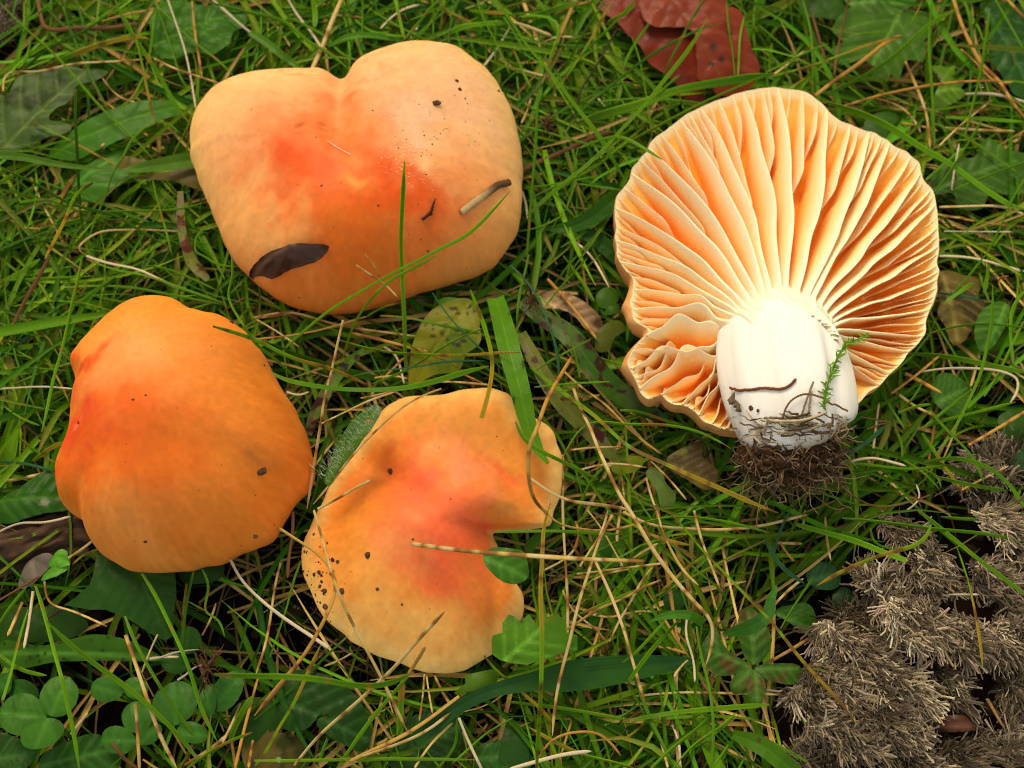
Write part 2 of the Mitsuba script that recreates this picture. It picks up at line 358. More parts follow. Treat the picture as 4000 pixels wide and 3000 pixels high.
TK = np.array([0, .12, .3, .5, .7, .85, .95, 1.0])
ZV = np.array([17., 21.4, 17.4, 12.2, 10.8, 11.8, 13.4, 15.0]) - 15
ZC = np.array([18.0, 22.6, 21.2, 19.2, 17.5, 16.2, 15.4, 15.05]) - 15
zval = lambda th, t: (np.interp(t, TK, ZV) + zrim4(th) * sstep(.2, 1, t) + 15 * (1 - sstep(.2, 1, t)) - 4.5 * pocket(th) * sstep(.15, .5, t) * (1 - sstep(.75, 1, t))) * MM
zcre = lambda th, t: (np.interp(t, TK, ZC) + zrim4(th) * sstep(.2, 1, t) + 15 * (1 - sstep(.2, 1, t)) - 4.0 * pocket(th) * sstep(.15, .45, t) * (1 - sstep(.7, 1, t))) * MM

# hymenium (the floor between the gills)
tt = np.linspace(0, 1, 60)
thg, ttg = np.meshgrid(thA, tt)
xy = gpath(thg, ttg)
v = np.concatenate([xy, zval(thg, ttg)[..., None]], -1).reshape(-1, 3)
tv = ttg.reshape(-1)
c = mixc((.86, .29, .020), (.89, .50, .11), sstep(.8, 1, tv))
c = mixc(c, (.86, .70, .42), 1 - sstep(.14, .36, tv)) * (1 + .25 * (f3(v, .0015, 3, 4) - .5))[:, None]
c = mixc(c, (.88, .70, .40), sstep(.965, .99, tv))
add('gill_floor', (v, grid_faces(60, nr, True)), 'flesh_mat', np.clip(c, 0, .93), M4)
# shell
sr = np.array([1.0, 1.002, 1.004, 1.004, .98, .90, .75, .5, .2, 0.0])
sz = np.array([0.05, -.25, -1.2, -3.0, -6, -9.5, -12.5, -14.5, -15.5, -15.8])
sb = np.array([0, .25, .8, 1, .9, .5, 0, 0, 0, 0])
bulge = lambda th: .055 * np.exp(-(((th - math.radians(180) + np.pi) % (2 * np.pi) - np.pi) / .20) ** 2) + .05 * np.exp(-(((th - math.radians(201) + np.pi) % (2 * np.pi) - np.pi) / .12) ** 2) + .018 * np.exp(-(((th - .12 + np.pi) % (2 * np.pi) - np.pi) / .22) ** 2) + .012 * np.exp(-(((th - math.radians(62) + np.pi) % (2 * np.pi) - np.pi) / .1) ** 2)
RR = (sr[:, None] + sb[:, None] * bulge(thA)[None]) * R4
v = np.stack([Cw[0] + RR * np.cos(thA), Cw[1] + RR * np.sin(thA), (zrim4(thA)[None] * np.where(sr > .9, 1, sr)[:, None] + 15 * np.where(sr > .9, 0, 1 - sr)[:, None] + sz[:, None]) * MM], -1).reshape(-1, 3)
c = mixc((.66, .27, .07), (.74, .42, .16), f3(v, .004, 3, 8))
c = mixc(c, (.88, .74, .46), np.repeat((sr > .999) & (sz > -.1), nr).astype(float))
add('cap', (v, grid_faces(len(sr), nr, True)), 'cap_mat', c, M4)


# stem
ax = np.array([(1664, 585, 4.), (1666, 630, 8.), (1671, 690, 13.), (1686, 760, 18.5), (1706, 850, 22), (1717, 895, 22), (1724, 930, 21), (1734, 962, 19)])
hw = np.array([70, 92, 116, 129, 146, 151, 144, 118]) * .0905e-3 * .93
P = W(ax[:, 0] / .553, ax[:, 1] / .553, ax[:, 2] * MM)
P, hw = spline(P, 70), np.interp(np.linspace(0, 1, 70), np.linspace(0, 1, 8), hw)
hw = np.convolve(np.r_[hw[:1].repeat(4), hw, hw[-1:].repeat(4)], np.ones(9) / 9, 'valid')
hw[-5:] *= np.array([.93, .82, .66, .42, .1])
tn = unit(np.gradient(P, axis=0))
sd = unit(np.cross(tn, [0, 0, 1]))
nm = np.cross(sd, tn)
a = np.linspace(0, 2 * np.pi, 120, endpoint=False)
s = np.linspace(0, 1, 70)
A, S = np.meshgrid(a, s)
groove = -.10 * np.exp(-((A - 2.15) / .16) ** 2) * sstep(.35, .8, S) - .04 * np.exp(-((A - 1.0) / .2) ** 2) * sstep(.1, .4, S)
mod = 1 + .02 * (1 - sstep(.1, .55, S)) * np.cos(A * 17) + groove + .015 * np.sin(A * 9 + 2 * S) * (1 - S * .5) + .02 * np.sin(A * 3 + 1 + 3 * S)
v = P[:, None] + hw[:, None, None] * mod[..., None] * (np.cos(A)[..., None] * sd[:, None] + (np.sin(A) * .80)[..., None] * nm[:, None])
v = v.reshape(-1, 3)
sv = S.reshape(-1)
c = np.tile(np.array([.80, .785, .72]), (len(v), 1))
c = mixc((.84, .74, .52), c, sstep(.02, .30, sv))
c = mixc(c, (.86, .74, .52), .5 * np.exp(-((A.reshape(-1) - 2.75) / .35) ** 2) * sstep(.1, .4, sv))
fib = meshkit.fbm(np.stack([np.cos(A) * 14 + 60, np.sin(A) * 14 + 60, S * 3], -1).reshape(-1, 3), 3, 6)
c = c * (1 + .22 * (fib - .5))[:, None]
st = sstep(.52, .75, f3(v, .004, 4, 12) + .45 * (sstep(.78, 1, sv) - .5))
c = mixc(c, (.30, .22, .11), .75 * st * sstep(.72, .86, sv))
add('stem', (v, grid_faces(70, 120, True)), 'flesh_mat', np.clip(c, 0, .92), M4)
STEM = Cap()
SV = v
up_ = (np.sin(A).reshape(-1) > -.2)
STEM.tree, STEM.z = cKDTree(SV[up_, :2]), SV[up_, 2]
def gill(th, t0, seed, thick=1.0, drop=1.0):
    n = 40
    t = np.linspace(t0, .995, n)
    rg = random.Random(seed)
    ph, fr = rg.random() * 6.3, 5 + 4 * rg.random()
    pk = float(pocket(np.array(th)))
    xy = gpath(np.full(n, th), t)
    tan = unit(np.gradient(xy, axis=0))
    nor = np.stack([tan[:, 1], -tan[:, 0]], -1)            # clockwise side
    ramp = sstep(t0, t0 + .16, t) if t0 > .05 else np.ones(n)
    zb, zc = zval(th, t), zcre(th, t)
    if t0 < .05:                                           # the gill runs down the stem as a fading rib
        ds, ix = STEM.tree.query(xy)
        rib_z = STEM.z[ix] + MM * (-.25 + 1.15 * sstep(0, .22, t) - 3 * sstep(.0003, .0015, ds))
        rib_z = np.convolve(np.r_[rib_z[:1].repeat(2), rib_z, rib_z[-1:].repeat(2)], np.ones(5) / 5, 'valid')
        zc = np.maximum(zc - 2.5 * MM * (1 - sstep(.05, .2, t)), np.where(ds < .0012, rib_z, 0) * (math.sin(th) > .25))
    dep = (zc - zb) * ramp * drop * (1 + .03 * np.sin(fr * 2 * t + ph)) * (1 - .25 * (t0 > .3) * (1 - sstep(.5, .95, t)))
    wob = (.16 + 1.3 * pk) * MM * np.sin(fr * t * 2.2 + ph) * np.sin(np.pi * np.clip((t - t0) / (1 - t0), 0, 1)) + .30 * MM * (n3(np.stack([t * 7, 0 * t + seed, 0 * t], -1), 1, 5) - .5)
    base = xy + nor * (wob * .5)[:, None]
    lean = (.30 * math.sin(th + .6) + .12 + .55 * pk * rg.uniform(.5, 1.2)) * dep
    lean = lean + pk * MM * .9 * np.sin(fr * t * 4 + ph * 2) * ramp * np.sin(np.pi * np.clip((t - t0) / (1 - t0), 0, 1))
    hw = .5 * thick * MM * (1 - .62 * sstep(.25, 1, t)) * (1 + 1.1 * (1 - sstep(0, .3, t)))
    rows, lev = [], []
    for u, w in ((-.12, 1.35), (.25, .95), (.55, .66), (.85, .45), (.97, .34), (1.0, .12)):
        for sgn in (1, -1):
            p = base + nor * (lean * max(u, 0) ** 1.4 + wob * .5 * max(u, 0) + sgn * hw * w)[:, None]
            rows.append((sgn, u, np.concatenate([p, (zb + dep * u)[:, None]], -1)))
    L = [r for r in rows if r[0] == 1]
    Rr = [r for r in rows if r[0] == -1][::-1]
    seq = L + Rr
    v = np.stack([r[2] for r in seq], 1)                   # n x 12 x 3
    lv = np.broadcast_to(np.array([max(r[1], 0) for r in seq])[None], v.shape[:2])
    ts = np.broadcast_to(t[:, None], v.shape[:2])
    c = mixc((.88, .35, .032), (.92, .63, .22), sstep(.0, .6, lv))
    c = mixc(c, (.94, .82, .54), sstep(.40, 1.0, lv))
    c = mixc(c, (.85, .78, .60), (1 - sstep(.10, .42, ts)) * (.45 + .55 * lv))
    c = mixc(c, (.90, .74, .44), .8 * sstep(.82, 1, ts))
    return v.reshape(-1, 3), grid_faces(n, len(seq)), np.clip(c, 0, .93).reshape(-1, 3)


NG = 35
rg = random.Random(5)
ths = [2 * np.pi * (i + rg.uniform(-.24, .24)) / NG for i in range(NG)]
gl = []
for i, th in enumerate(ths):
    nx = ths[(i + 1) % NG] + (2 * np.pi if i == NG - 1 else 0)
    hid = 252 < math.degrees(th) % 360 < 312
    if hid: continue
    gl.append(gill(th, 0.0, 10 + i, rg.uniform(1.3, 1.8)))
    gl.append(gill(th + (nx - th) * rg.uniform(.42, .58), rg.choice([.40, .50, .58, .66]) + rg.uniform(-.05, .05), 200 + i, .85, .86))
    for fr_, tt_ in ((.25, .80), (.75, .80)):
        gl.append(gill(th + (nx - th) * (fr_ + rg.uniform(-.05, .05)), tt_ + rg.uniform(-.08, .10), 400 + 3 * i + int(fr_ * 4), .6, .8))
for g in gl: add('gill', g[:2], 'gill_mat', g[2], M4)

m4 = Cap()
tq = np.linspace(0, 1, 40)
hh, qq = np.meshgrid(thA[::4], tq)
pv = np.concatenate([gpath(hh, qq).reshape(-1, 2), SV[up_, :2]])
m4.tree, m4.z = cKDTree(pv), np.concatenate([zcre(hh, qq).reshape(-1), SV[up_, 2]])
m4.poly = shapely.union(shapely.Polygon(Cw[:2] + np.stack([R4 * np.cos(thA), R4 * np.sin(thA)], -1)).buffer(0), shapely.MultiPoint(SV[:, :2]).convex_hull)
m4.zrim = .013
CAPS['m4'] = m4

# soil clump with rootlets on the stem foot
def stick(p, w, col, flat=.6, sides=5, taper=True):
    """a thin strand through the points p (n x 3) with half width w"""
    q_ = sticks(np.asarray(p)[None], np.broadcast_to(w, (len(p),))[None], np.broadcast_to(np.asarray(col, float) if np.ndim(col) == 2 else np.asarray(col, float)[None], (len(p), 3))[None], flat, sides, taper)
    return q_


def sticks(p, w, col, flat=.6, sides=5, taper=True):
    """many of them: p (k x n x 3), w (k) or (k x n), col (k x 3) or (k x n x 3)"""
    k_, n = p.shape[:2]
    t = unit(np.gradient(p, axis=1))
    s = unit(np.cross(t, [0.13, -.31, .94]))
    for i in range(1, n): s[:, i] *= np.where((s[:, i] * s[:, i - 1]).sum(-1) < 0, -1, 1)[:, None]
    u = np.cross(s, t)
    a = np.arange(sides) * 2 * np.pi / sides
    w = np.asarray(w, float)
    w = np.broadcast_to(w[:, None] if w.ndim == 1 else w, (k_, n)) * (1 if not taper else (1 - .75 * np.linspace(0, 1, n) ** 3))
    v = p[:, :, None] + w[..., None, None] * (np.cos(a)[None, None, :, None] * s[:, :, None] + flat * np.sin(a)[None, None, :, None] * u[:, :, None])
    col = np.asarray(col, float)
    col = col[:, None] if col.ndim == 2 else col
    f = (grid_faces(n, sides, True)[None] + (np.arange(k_) * n * sides)[:, None, None]).reshape(-1, 3)
    return v.reshape(-1, 3), f, np.broadcast_to(col[:, :, None], (k_, n, sides, 3)).reshape(-1, 3)


def tangle(center, spread, n, length, width, colors, seed, outward=.5):
    """n short crooked fibres in a lump"""
    rg = np.random.default_rng(seed)
    d = unit(rg.normal(0, 1, (n, 3)))
    d[:, 2] = np.abs(d[:, 2])
    st = center + d * spread * (rg.uniform(.25, 1, (n, 1)) ** .5)
    ln = rg.uniform(*length, n)
    dr = unit(rg.normal(0, 1, (n, 3)) + d * outward)
    p = st[:, None] + np.linspace(-.5, .5, 7)[None, :, None] * dr[:, None] * ln[:, None, None] + np.cumsum(rg.normal(0, 1, (n, 7, 3)) * (ln * .075)[:, None, None], 1)
    c_ = np.asarray(colors)[rg.integers(len(colors), size=n)] * rg.uniform(.6, 1.5, (n, 1))
    return sticks(p, rg.uniform(*width, n), c_, .8, 4)


cl = W(1703 / .553, 988 / .553, .0205)
rgc = np.random.default_rng(17)
core = []
for i in range(430):
    d_ = unit(rgc.normal(0, 1, 3))
    r_ = rgc.uniform(.0004, .0014)
    core.append(lumps(cl + d_ * np.array([.0092, .0044, .0065]) * rgc.uniform(.2, 1) ** .5, r_, 50 + i, (1.2, .9, .9), 1, 1.3))
core = [(p[0], p[1], mixc((.016, .008, .005), (.085, .045, .023), f3(p[0], .0012, 3, 7))) for p in core]
m, c = join(core)
clump = add('soil_clump', m, 'dirt_mat', c, M4)
RC = [(.05, .028, .015), (.09, .05, .024), (.15, .09, .045), (.27, .20, .11)]
rl = [tangle(cl, np.array([.0100, .0047, .0074]), 900, (.0018, .0065), (.00008, .00020), RC, 31, 1.0), tangle(cl + [0, -.003, -.003], np.array([.0105, .0038, .003]), 160, (.004, .011), (.00008, .00017), RC[1:], 32, 1.2),
      tangle(cl + [.001, .0036, .0055], np.array([.0098, .0016, .0025]), 150, (.003, .008), (.0001, .00022), RC[1:] + [(.36, .29, .17)], 33)]
m, c = join(rl)
labels[add('rootlets', m, 'fibre_mat', c, M4)] = {'kind': 'stuff'}

# ---------------------------------------------------------------- leaves
LEAVES = []


def leaf(name, label, cat, poly, z, color, rib=None, vein=None, crinkle=.3, dome=0., tilt=(0, 0), spots=(), nv=5, mat='leaf_mat', smooth=True, blotch=None, res=.55, thick=0., parent=None, group=None, on=None, tooth=0, seed=None, fold=.5):
    seed = seed if seed is not None else (hash_(name + str(label) + str(len(LEAVES))) % 9999)
    p = spline(poly, max(60, len(poly) * 8), True) if smooth else np.asarray(poly, float)
    zz = z * MM
    w = W(p[:, 0], p[:, 1], zz)
    if on is not None:
        w = surf(on, p[:, 0], p[:, 1])
        zz = float(w[:, 2].mean())
    if tooth: w[:, :2] = (w[:, :2] - w[:, :2].mean(0)) * (1 + .07 * (np.abs(((np.arange(len(w)) / len(w) * tooth) % 1) - .5) * 2 - .5))[:, None] + w[:, :2].mean(0)
    poly_w = shapely.Polygon(w[:, :2]).buffer(0)
    if poly_w.geom_type != 'Polygon': poly_w = max(poly_w.geoms, key=lambda g: g.area)
    ring = shapely.segmentize(poly_w.simplify(.00008), res * MM).exterior
    bd = np.array(ring.coords)[:-1]
    x0, y0, x1, y1 = poly_w.bounds
    h = res * MM
    gx_, gy_ = np.meshgrid(np.arange(x0, x1, h), np.arange(y0, y1, h * .87))
    gx_[1::2] += h / 2
    ins = np.stack([gx_.ravel(), gy_.ravel()], -1) + np.random.default_rng(seed).normal(0, h * .08, (gx_.size, 2))
    ins = ins[shapely.contains_xy(poly_w.buffer(-h * .45), ins[:, 0], ins[:, 1])]
    pts = np.vstack([bd, ins])
    tri = Delaunay(pts).simplices
    cen = pts[tri].mean(1)
    tri = tri[shapely.contains_xy(poly_w, cen[:, 0], cen[:, 1])]
    e1, e2 = pts[tri[:, 1]] - pts[tri[:, 0]], pts[tri[:, 2]] - pts[tri[:, 0]]
    neg = e1[:, 0] * e2[:, 1] - e1[:, 1] * e2[:, 0] < 0
    tri[neg] = tri[neg][:, ::-1]
    ctr = pts.mean(0)
    size = math.sqrt(poly_w.area)
    v = np.concatenate([pts, np.zeros((len(pts), 1))], 1)
    fl = v.copy()
    rel = pts - ctr
    zh = tilt[0] * rel[:, 0] + tilt[1] * rel[:, 1] + dome * MM * (1 - (np.hypot(rel[:, 0], rel[:, 1]) / size / .7) ** 2)
    zh = zh + crinkle * MM * 2.2 * (f3(fl, .0045, 3, seed) - .5)
    col = np.tile(np.asarray(color, float), (len(pts), 1)) * (.74 + .52 * f3(fl, .0035, 3, seed + 1))[:, None]
    if blotch is not None:
        bc, sc, th = blotch
        col = mixc(col, bc, .9 * sstep(th, th + .12, f3(fl, sc * MM, 3, seed + 2)))
    if rib is not None:
        a, b = W(*rib[0], zz)[:2], W(*rib[1], zz)[:2]
        L = np.linalg.norm(b - a)
        ax_ = (b - a) / L
        u = (pts - a) @ ax_
        wv = (pts - a) @ np.array([-ax_[1], ax_[0]])
        main = np.exp(-(wv / (.00038)) ** 2) * (u > -.02 * L) * (u < L)
        side = np.zeros(len(pts))
        for q in range(nv):
            uu = L * (.08 + .8 * q / max(nv, 1))
            dd = (u - uu - .75 * np.abs(wv) - 18 * wv ** 2)
            side = np.maximum(side, np.exp(-(dd / .00035) ** 2) * (np.abs(wv) < size))
        zh = zh + fold * .12 * np.abs(wv) + .00022 * (-main - .7 * side) + .00012 * np.cos(np.clip((u - .75 * np.abs(wv)) / (L * .8 / max(nv, 1)), -99, 99) * 6.28) * crinkle
        col = mixc(col, vein if vein is not None else np.asarray(color) * 2.2 + .02, np.clip(.85 * main + .5 * side, 0, 1))
    for (px, py, r_, sc_) in spots:
        cxy = W(px, py, zz)[:2]
        dd = np.hypot(*(pts - cxy).T) * (1 + .5 * (n3(fl, .0007, seed) - .5))
        col = mixc(col, sc_, .92 * (1 - sstep(.6, 1.1, dd / (r_ * 5e-5))))
    v[:, 2] = zz + zh
    if on is not None:
        v[:, 2] = on.z[on.tree.query(pts)[1]] + zh - zh.min() + .0003
    if thick:
        n0 = len(v)
        dn = v - [0, 0, thick * MM]
        k_ = np.arange(len(bd))
        side_f = np.vstack([np.stack([k_, (k_ + 1) % len(bd) + n0, (k_ + 1) % len(bd)], -1), np.stack([k_, k_ + n0, (k_ + 1) % len(bd) + n0], -1)])
        v, tri, col = np.vstack([v, dn]), np.vstack([tri, tri[:, ::-1] + n0, side_f]), np.vstack([col, col])
    LEAVES.append((poly_w, zz))
    col = np.clip(col, .003, .9)
    if parent: return add(name, (v, tri), mat, col, parent)
    if label is None: return add(name, (v, tri), mat, col)
    return single(name, label, cat, (v, tri), mat, col, group)


def hash_(s):
    h = 7
    for ch in s: h = (h * 131 + ord(ch)) % 1000003
    return h


GRN, DGR, LGR = (.055, .16, .008), (.020, .070, .006), (.095, .25, .014)
GREY = (.075, .135, .075)
PT = lambda s: tuple(pix(s)[0])
leaf('jagged_leaf', 'grey-green lobed leaf with a pale midrib at the left edge', 'leaf', pix('00: -30,620 60,640 100,560 150,500 240,490 320,470 420,430 540,445 640,440 690,450 650,500 560,545 500,570 480,640 430,690 350,740 330,790 400,800 470,840 440,870 330,900 250,940 120,980 40,1010 -30,1020'), 7, (0.066, 0.124, 0.023), (PT('00: 0,990'), PT('00: 560,460')), (0.176, 0.259, 0.050), .45, 1, smooth=True, blotch=((0.024, 0.049, 0.005), 5, .60), nv=4)
leaf('crinkled_leaf', 'shiny crinkled green leaf above the left lobe of the heart-shaped cap', 'leaf', pix('00: 1010,60 1200,30 1340,60 1450,30 1600,90 1580,180 1510,230 1500,290 1450,330 1380,370 1280,365 1150,400 1050,385 1000,330 980,200'), 7, (0.050, 0.167, 0.010), (PT('00: 1010,300'), PT('00: 1580,60')), (0.110, 0.270, 0.023), .9, 1.5, nv=5)
leaf('hairy_leaf', 'broad smooth green leaf blade left of the heart-shaped cap', 'leaf', pix('00: 300,980 400,890 500,830 620,770 800,700 950,660 1100,640 1250,595 1240,680 1100,760 950,850 850,900 700,960 600,1000 480,1040 380,1020'), 7, (0.055, 0.194, 0.006), (PT('00: 300,985'), PT('00: 1250,640')), (0.110, 0.292, 0.013), .25, 1, nv=0)
leaf('hairy_leaf', 'wide green leaf under the twisted broad blade on the left', 'leaf', pix('00: 480,1200 560,1090 690,1010 830,945 790,1060 860,1150 760,1230 620,1320 520,1300'), 5.5, (0.055, 0.178, 0.009), (PT('00: 480,1210'), PT('00: 830,960')), None, .3, 1, nv=3)
leaf('brown_leaf_fold', 'brown torn leaf strip beside the left edge of the heart-shaped cap', 'leaf', pix('00: 770,1020 880,1030 1030,1050 900,1090 770,1095'), 10, (0.160, 0.130, 0.030), None, None, .1, .5)
leaf('brown_leaf_fold', 'brown folded leaf blade going under the left edge of the heart-shaped cap', 'leaf', pix('00: 830,1120 1000,1120 1160,1100 1290,1090 1340,1225 1180,1195 1000,1165'), 8.5, (0.130, 0.100, 0.022), None, None, .1, .5)
RB = (.15, .017, .004)
bl = thing('beech_leaf', 'wet red-brown dead leaf folded over at the top edge', 'leaf')
sp = [(2000 + x / 1.659, y / 1.659, r, (0.035, 0.016, 0.014)) for x, y, r in ((960, 235, 12), (1020, 80, 8), (1300, 330, 22), (1350, 400, 16), (1200, 60, 10), (1440, 400, 12), (1130, 330, 8), (1010, 380, 9), (1400, 250, 14), (1290, 430, 18))]
leaf('upper_fold', None, None, pix('20: 830,-30 840,120 880,180 960,203 1110,210 1170,240 1185,330 1195,430 1210,520 1260,525 1330,590 1420,590 1560,540 1610,470 1600,410 1560,350 1530,290 1510,220 1490,150 1450,95 1390,85 1365,-30'), 9, (.17, .028, .011), (PT('20: 1000,-20'), PT('20: 1400,560')), (.17, .045, .018), .5, 2, (0, .05), sp, 5, 'dead_leaf_mat', parent=bl)
leaf('lower_fold', None, None, pix('20: 520,-30 620,90 700,170 760,240 830,300 880,390 960,450 1040,510 1110,570 1180,650 1250,650 1262,600 1212,525 1195,400 1182,260 1112,208 960,200 870,170 832,100 825,-30'), 7, RB, None, None, .5, 1, (.10, .12), [(2000 + x / 1.659, y / 1.659, 6, (0.040, 0.012, 0.010)) for x, y in ((1000, 300), (1080, 420), (940, 340), (1150, 500), (800, 150))], 0, 'dead_leaf_mat', parent=bl, blotch=((0.130, 0.022, 0.012), 4, .55))
CG = (0.066, 0.157, 0.013)
leaf('toothed_leaf', 'toothed green leaf at the top, right of the red-brown leaf', 'leaf', pix('30: 530,60 640,110 820,110 900,70 1030,70 1050,130 1060,230 1000,280 1020,330 1000,410 900,400 870,440 850,510 820,520 790,490 765,540 720,505 660,520 685,440 600,400 470,430 400,400 400,330 480,290 400,210 440,140'), 5, CG, (PT('30: 840,110'), PT('30: 640,480')), None, .6, 1, nv=4, smooth=False)
leaf('dull_leaf', 'dull dark green leaf at the top edge, just right of the red-brown leaf', 'leaf', pix('30: 240,-20 480,-20 640,115 420,140 340,120 200,100 200,40'), 3.5, (0.039, 0.108, 0.010), None, None, .5, 1)
leaf('dull_leaf', 'large blurred green leaf in the upper right, cut by the top edge', 'leaf', pix('30: 480,-30 980,-30 920,50 820,108 640,108 540,50'), 5, CG, (PT('30: 500,20'), PT('30: 900,30')), None, .6, 1)
leaf('toothed_leaf', 'light green toothed leaf right of the gilled mushroom, near the upper right corner', 'leaf', pix('30: 1060,430 1120,420 1150,440 1215,418 1205,480 1180,520 1270,545 1242,580 1285,615 1230,660 1165,690 1080,718 1068,640 1110,540'), 5, (0.094, 0.194, 0.010), (PT('30: 1060,600'), PT('30: 1250,590')), None, .5, 1, smooth=False, nv=3)
leaf('dark_leaf', 'broad dark green wet leaf at the right edge near the upper corner', 'leaf', pix('30: 1380,20 1480,10 1690,90 1690,640 1590,610 1540,540 1440,420 1420,330 1440,220 1400,130'), 3, (0.033, 0.108, 0.018), (PT('30: 1400,60'), PT('30: 1680,560')), None, .6, 1)
leaf('toothed_leaf', 'wide dull green leaf at the right edge beside the gilled cap', 'leaf', pix('30: 1050,1180 1200,1040 1330,1030 1360,960 1400,910 1480,940 1560,990 1690,1000 1690,1250 1560,1275 1400,1310 1385,1355 1300,1375 1220,1335 1190,1260 1060,1255'), 4, (0.055, 0.135, 0.013), (PT('30: 1060,1230'), PT('30: 1600,1050')), None, .6, 1.2)
leaf('yellow_leaf', 'yellow and brown decaying leaf right of the gilled cap', 'leaf', pix('31: 1130,90 1250,130 1380,180 1350,290 1400,330 1330,450 1270,555 1210,575 1140,460 1090,380 1110,300 1040,200'), 4, (0.170, 0.130, 0.025), (PT('31: 1120,110'), PT('31: 1230,560')), None, .5, 1, blotch=((0.070, 0.050, 0.018), 3, .52))
leaf('oval_leaf', 'smooth oval green leaf at the right edge below the yellow leaf', 'leaf', pix('31: 1330,460 1370,370 1430,320 1510,288 1562,305 1560,400 1500,520 1440,605 1395,620 1340,550'), 6, (0.061, 0.162, 0.014), (PT('31: 1550,300'), PT('31: 1395,610')), None, .3, 1)
leaf('dull_leaf', 'soft green rounded leaf under the pale hooked straw on the right', 'leaf', pix('31: 1050,880 1100,770 1250,800 1310,880 1280,1000 1200,1045 1095,980'), 3, (0.044, 0.130, 0.010), (PT('31: 1060,960'), PT('31: 1290,860')), None, .5, 1)
leaf('dark_leaf', 'small dark green leaf at the right edge above the dung', 'leaf', pix('31: 1490,1050 1560,1000 1690,1030 1690,1185 1560,1190'), 3, (0.033, 0.108, 0.009), None, None, .5, 1)
leaf('dark_leaf', 'blue-green leaf tip at the right edge beside the dung', 'leaf', pix('31: 1560,1360 1600,1270 1690,1220 1690,1400 1600,1390'), 5, (0.022, 0.081, 0.019), None, None, .3, 1)
SP = [(1100, 460, 9), (1150, 458, 10), (1152, 490, 8), (1225, 465, 12), (1268, 355, 9), (1296, 361, 8), (1312, 390, 8), (1370, 391, 9), (1385, 340, 8), (1415, 382, 8), (1205, 516, 12), (1300, 498, 10), (1325, 507, 10), (1340, 575, 12), (1312, 596, 12), (1268, 490, 7), (1287, 592, 9), (1150, 532, 8), (1185, 390, 6), (1355, 575, 8), (1245, 560, 6), (1180, 540, 6)]
leaf('spotted_leaf', 'yellow-green oval leaf with dark spots, between the three caps', 'leaf', pix('11: 1380,288 1430,330 1455,390 1450,480 1462,555 1420,620 1360,660 1330,740 1200,765 1080,800 1000,835 990,700 1010,590 1050,490 1090,420 1160,350 1250,310'), 11, (.24, .245, .010), (PT('11: 1400,290'), PT('11: 1010,820')), (0.264, 0.270, 0.013), .2, 1.5, (.12, .06), [(1000 + x / 1.659, 1000 + y / 1.659, r, (0.020, 0.012, 0.010)) for x, y, r in SP], 4, blotch=((0.110, 0.184, 0.007), 6, .55))
leaf('young_leaf', 'small green leaf tucked under the lower edge of the heart-shaped cap', 'leaf', pix('11: 1180,290 1260,270 1380,285 1300,300 1200,330'), 11.5, LGR, None, None, .1, .5)
leaf('fuzzy_leaf', 'narrow hairy green leaf resting along the upper left edge of the flattened cap', 'leaf', pix('11: 790,965 812,990 808,1030 780,1085 740,1150 660,1240 590,1330 520,1400 450,1470 430,1430 470,1350 500,1260 560,1170 620,1080 700,1010 750,975'), 22, (0.055, 0.162, 0.013), (PT('11: 805,970'), PT('11: 440,1450')), (0.110, 0.259, 0.023), .2, .6, (.10, .10), [(1000 + 727 / 1.659, 1000 + 1075 / 1.659, 9, (0.450, 0.100, 0.050))], 0)
hv = []
for i in range(260):
    f = RNG.uniform(0, 1)
    b_ = np.array(PT('11: 790,985')) * (1 - f) + np.array(PT('11: 445,1430')) * f + RNG.normal(0, 1, 2) * np.array([22, 22])
    p0 = W(b_[0], b_[1], .0226)
    p0 = p0 + 0
    d = np.array([-.5 + RNG.normal(0, .3), .4 + RNG.normal(0, .3), .9])
    hv.append(stick(p0 + np.linspace(0, 1, 4)[:, None] * d * RNG.uniform(.0005, .0013), .00003, (0.550, 0.620, 0.500), 1, 3))
m, c = join(hv)
k = [q for q in scene if q.startswith('fuzzy_leaf')][0]
labels[add('hairs', m, 'fibre_mat', c, k)] = {'kind': 'stuff'}
leaf('round_leaf', 'small round dark green leaf in the notch of the flattened cap', 'leaf', pix('o: 1886,2175 1904,2150 1940,2139 2000,2146 2048,2158 2062,2205 2066,2250 2038,2276 1990,2284 1930,2250 1900,2215'), 23, (0.039, 0.135, 0.007), ((1890, 2175), (2060, 2260)), None, .25, 1, nv=3)
leaf('toothed_leaf', 'rounded toothed green leaf against the lower right edge of the flattened cap', 'leaf', pix('o: 1922,2555 1920,2505 1924,2482 1965,2474 1962,2435 1988,2402 2007,2410 2040,2438 2042,2420 2066,2402 2096,2440 2104,2452 2139,2414 2181,2396 2207,2434 2213,2470 2255,2480 2256,2540 2181,2557 2120,2580 2060,2598 2000,2592 1950,2577'), 17, (0.072, 0.205, 0.007), ((1960, 2590), (2120, 2450)), None, .45, 1.2, smooth=False, blotch=((0.143, 0.216, 0.009), 5, .58), nv=3)
leaf('toothed_leaf', 'small serrated leaf tip below the flattened cap', 'leaf', pix('12: 1280,1170 1360,1110 1350,1060 1530,1018 1580,1060 1560,1100 1500,1130 1320,1195'), 11, (0.066, 0.151, 0.008), None, None, .4, 1, smooth=False)
leaf('dark_leaf', 'very dark glossy green leaf below the flattened cap, with a ragged hole', 'leaf', pix('12: 170,1060 400,1040 560,1110 680,1230 730,1350 742,1480 700,1550 560,1500 440,1430 400,1370 440,1330 500,1330 440,1310 380,1370 350,1400 160,1390 130,1250'), 6, (0.015, 0.059, 0.005), (PT('12: 150,1200'), PT('12: 730,1480')), None, .4, 1.5)
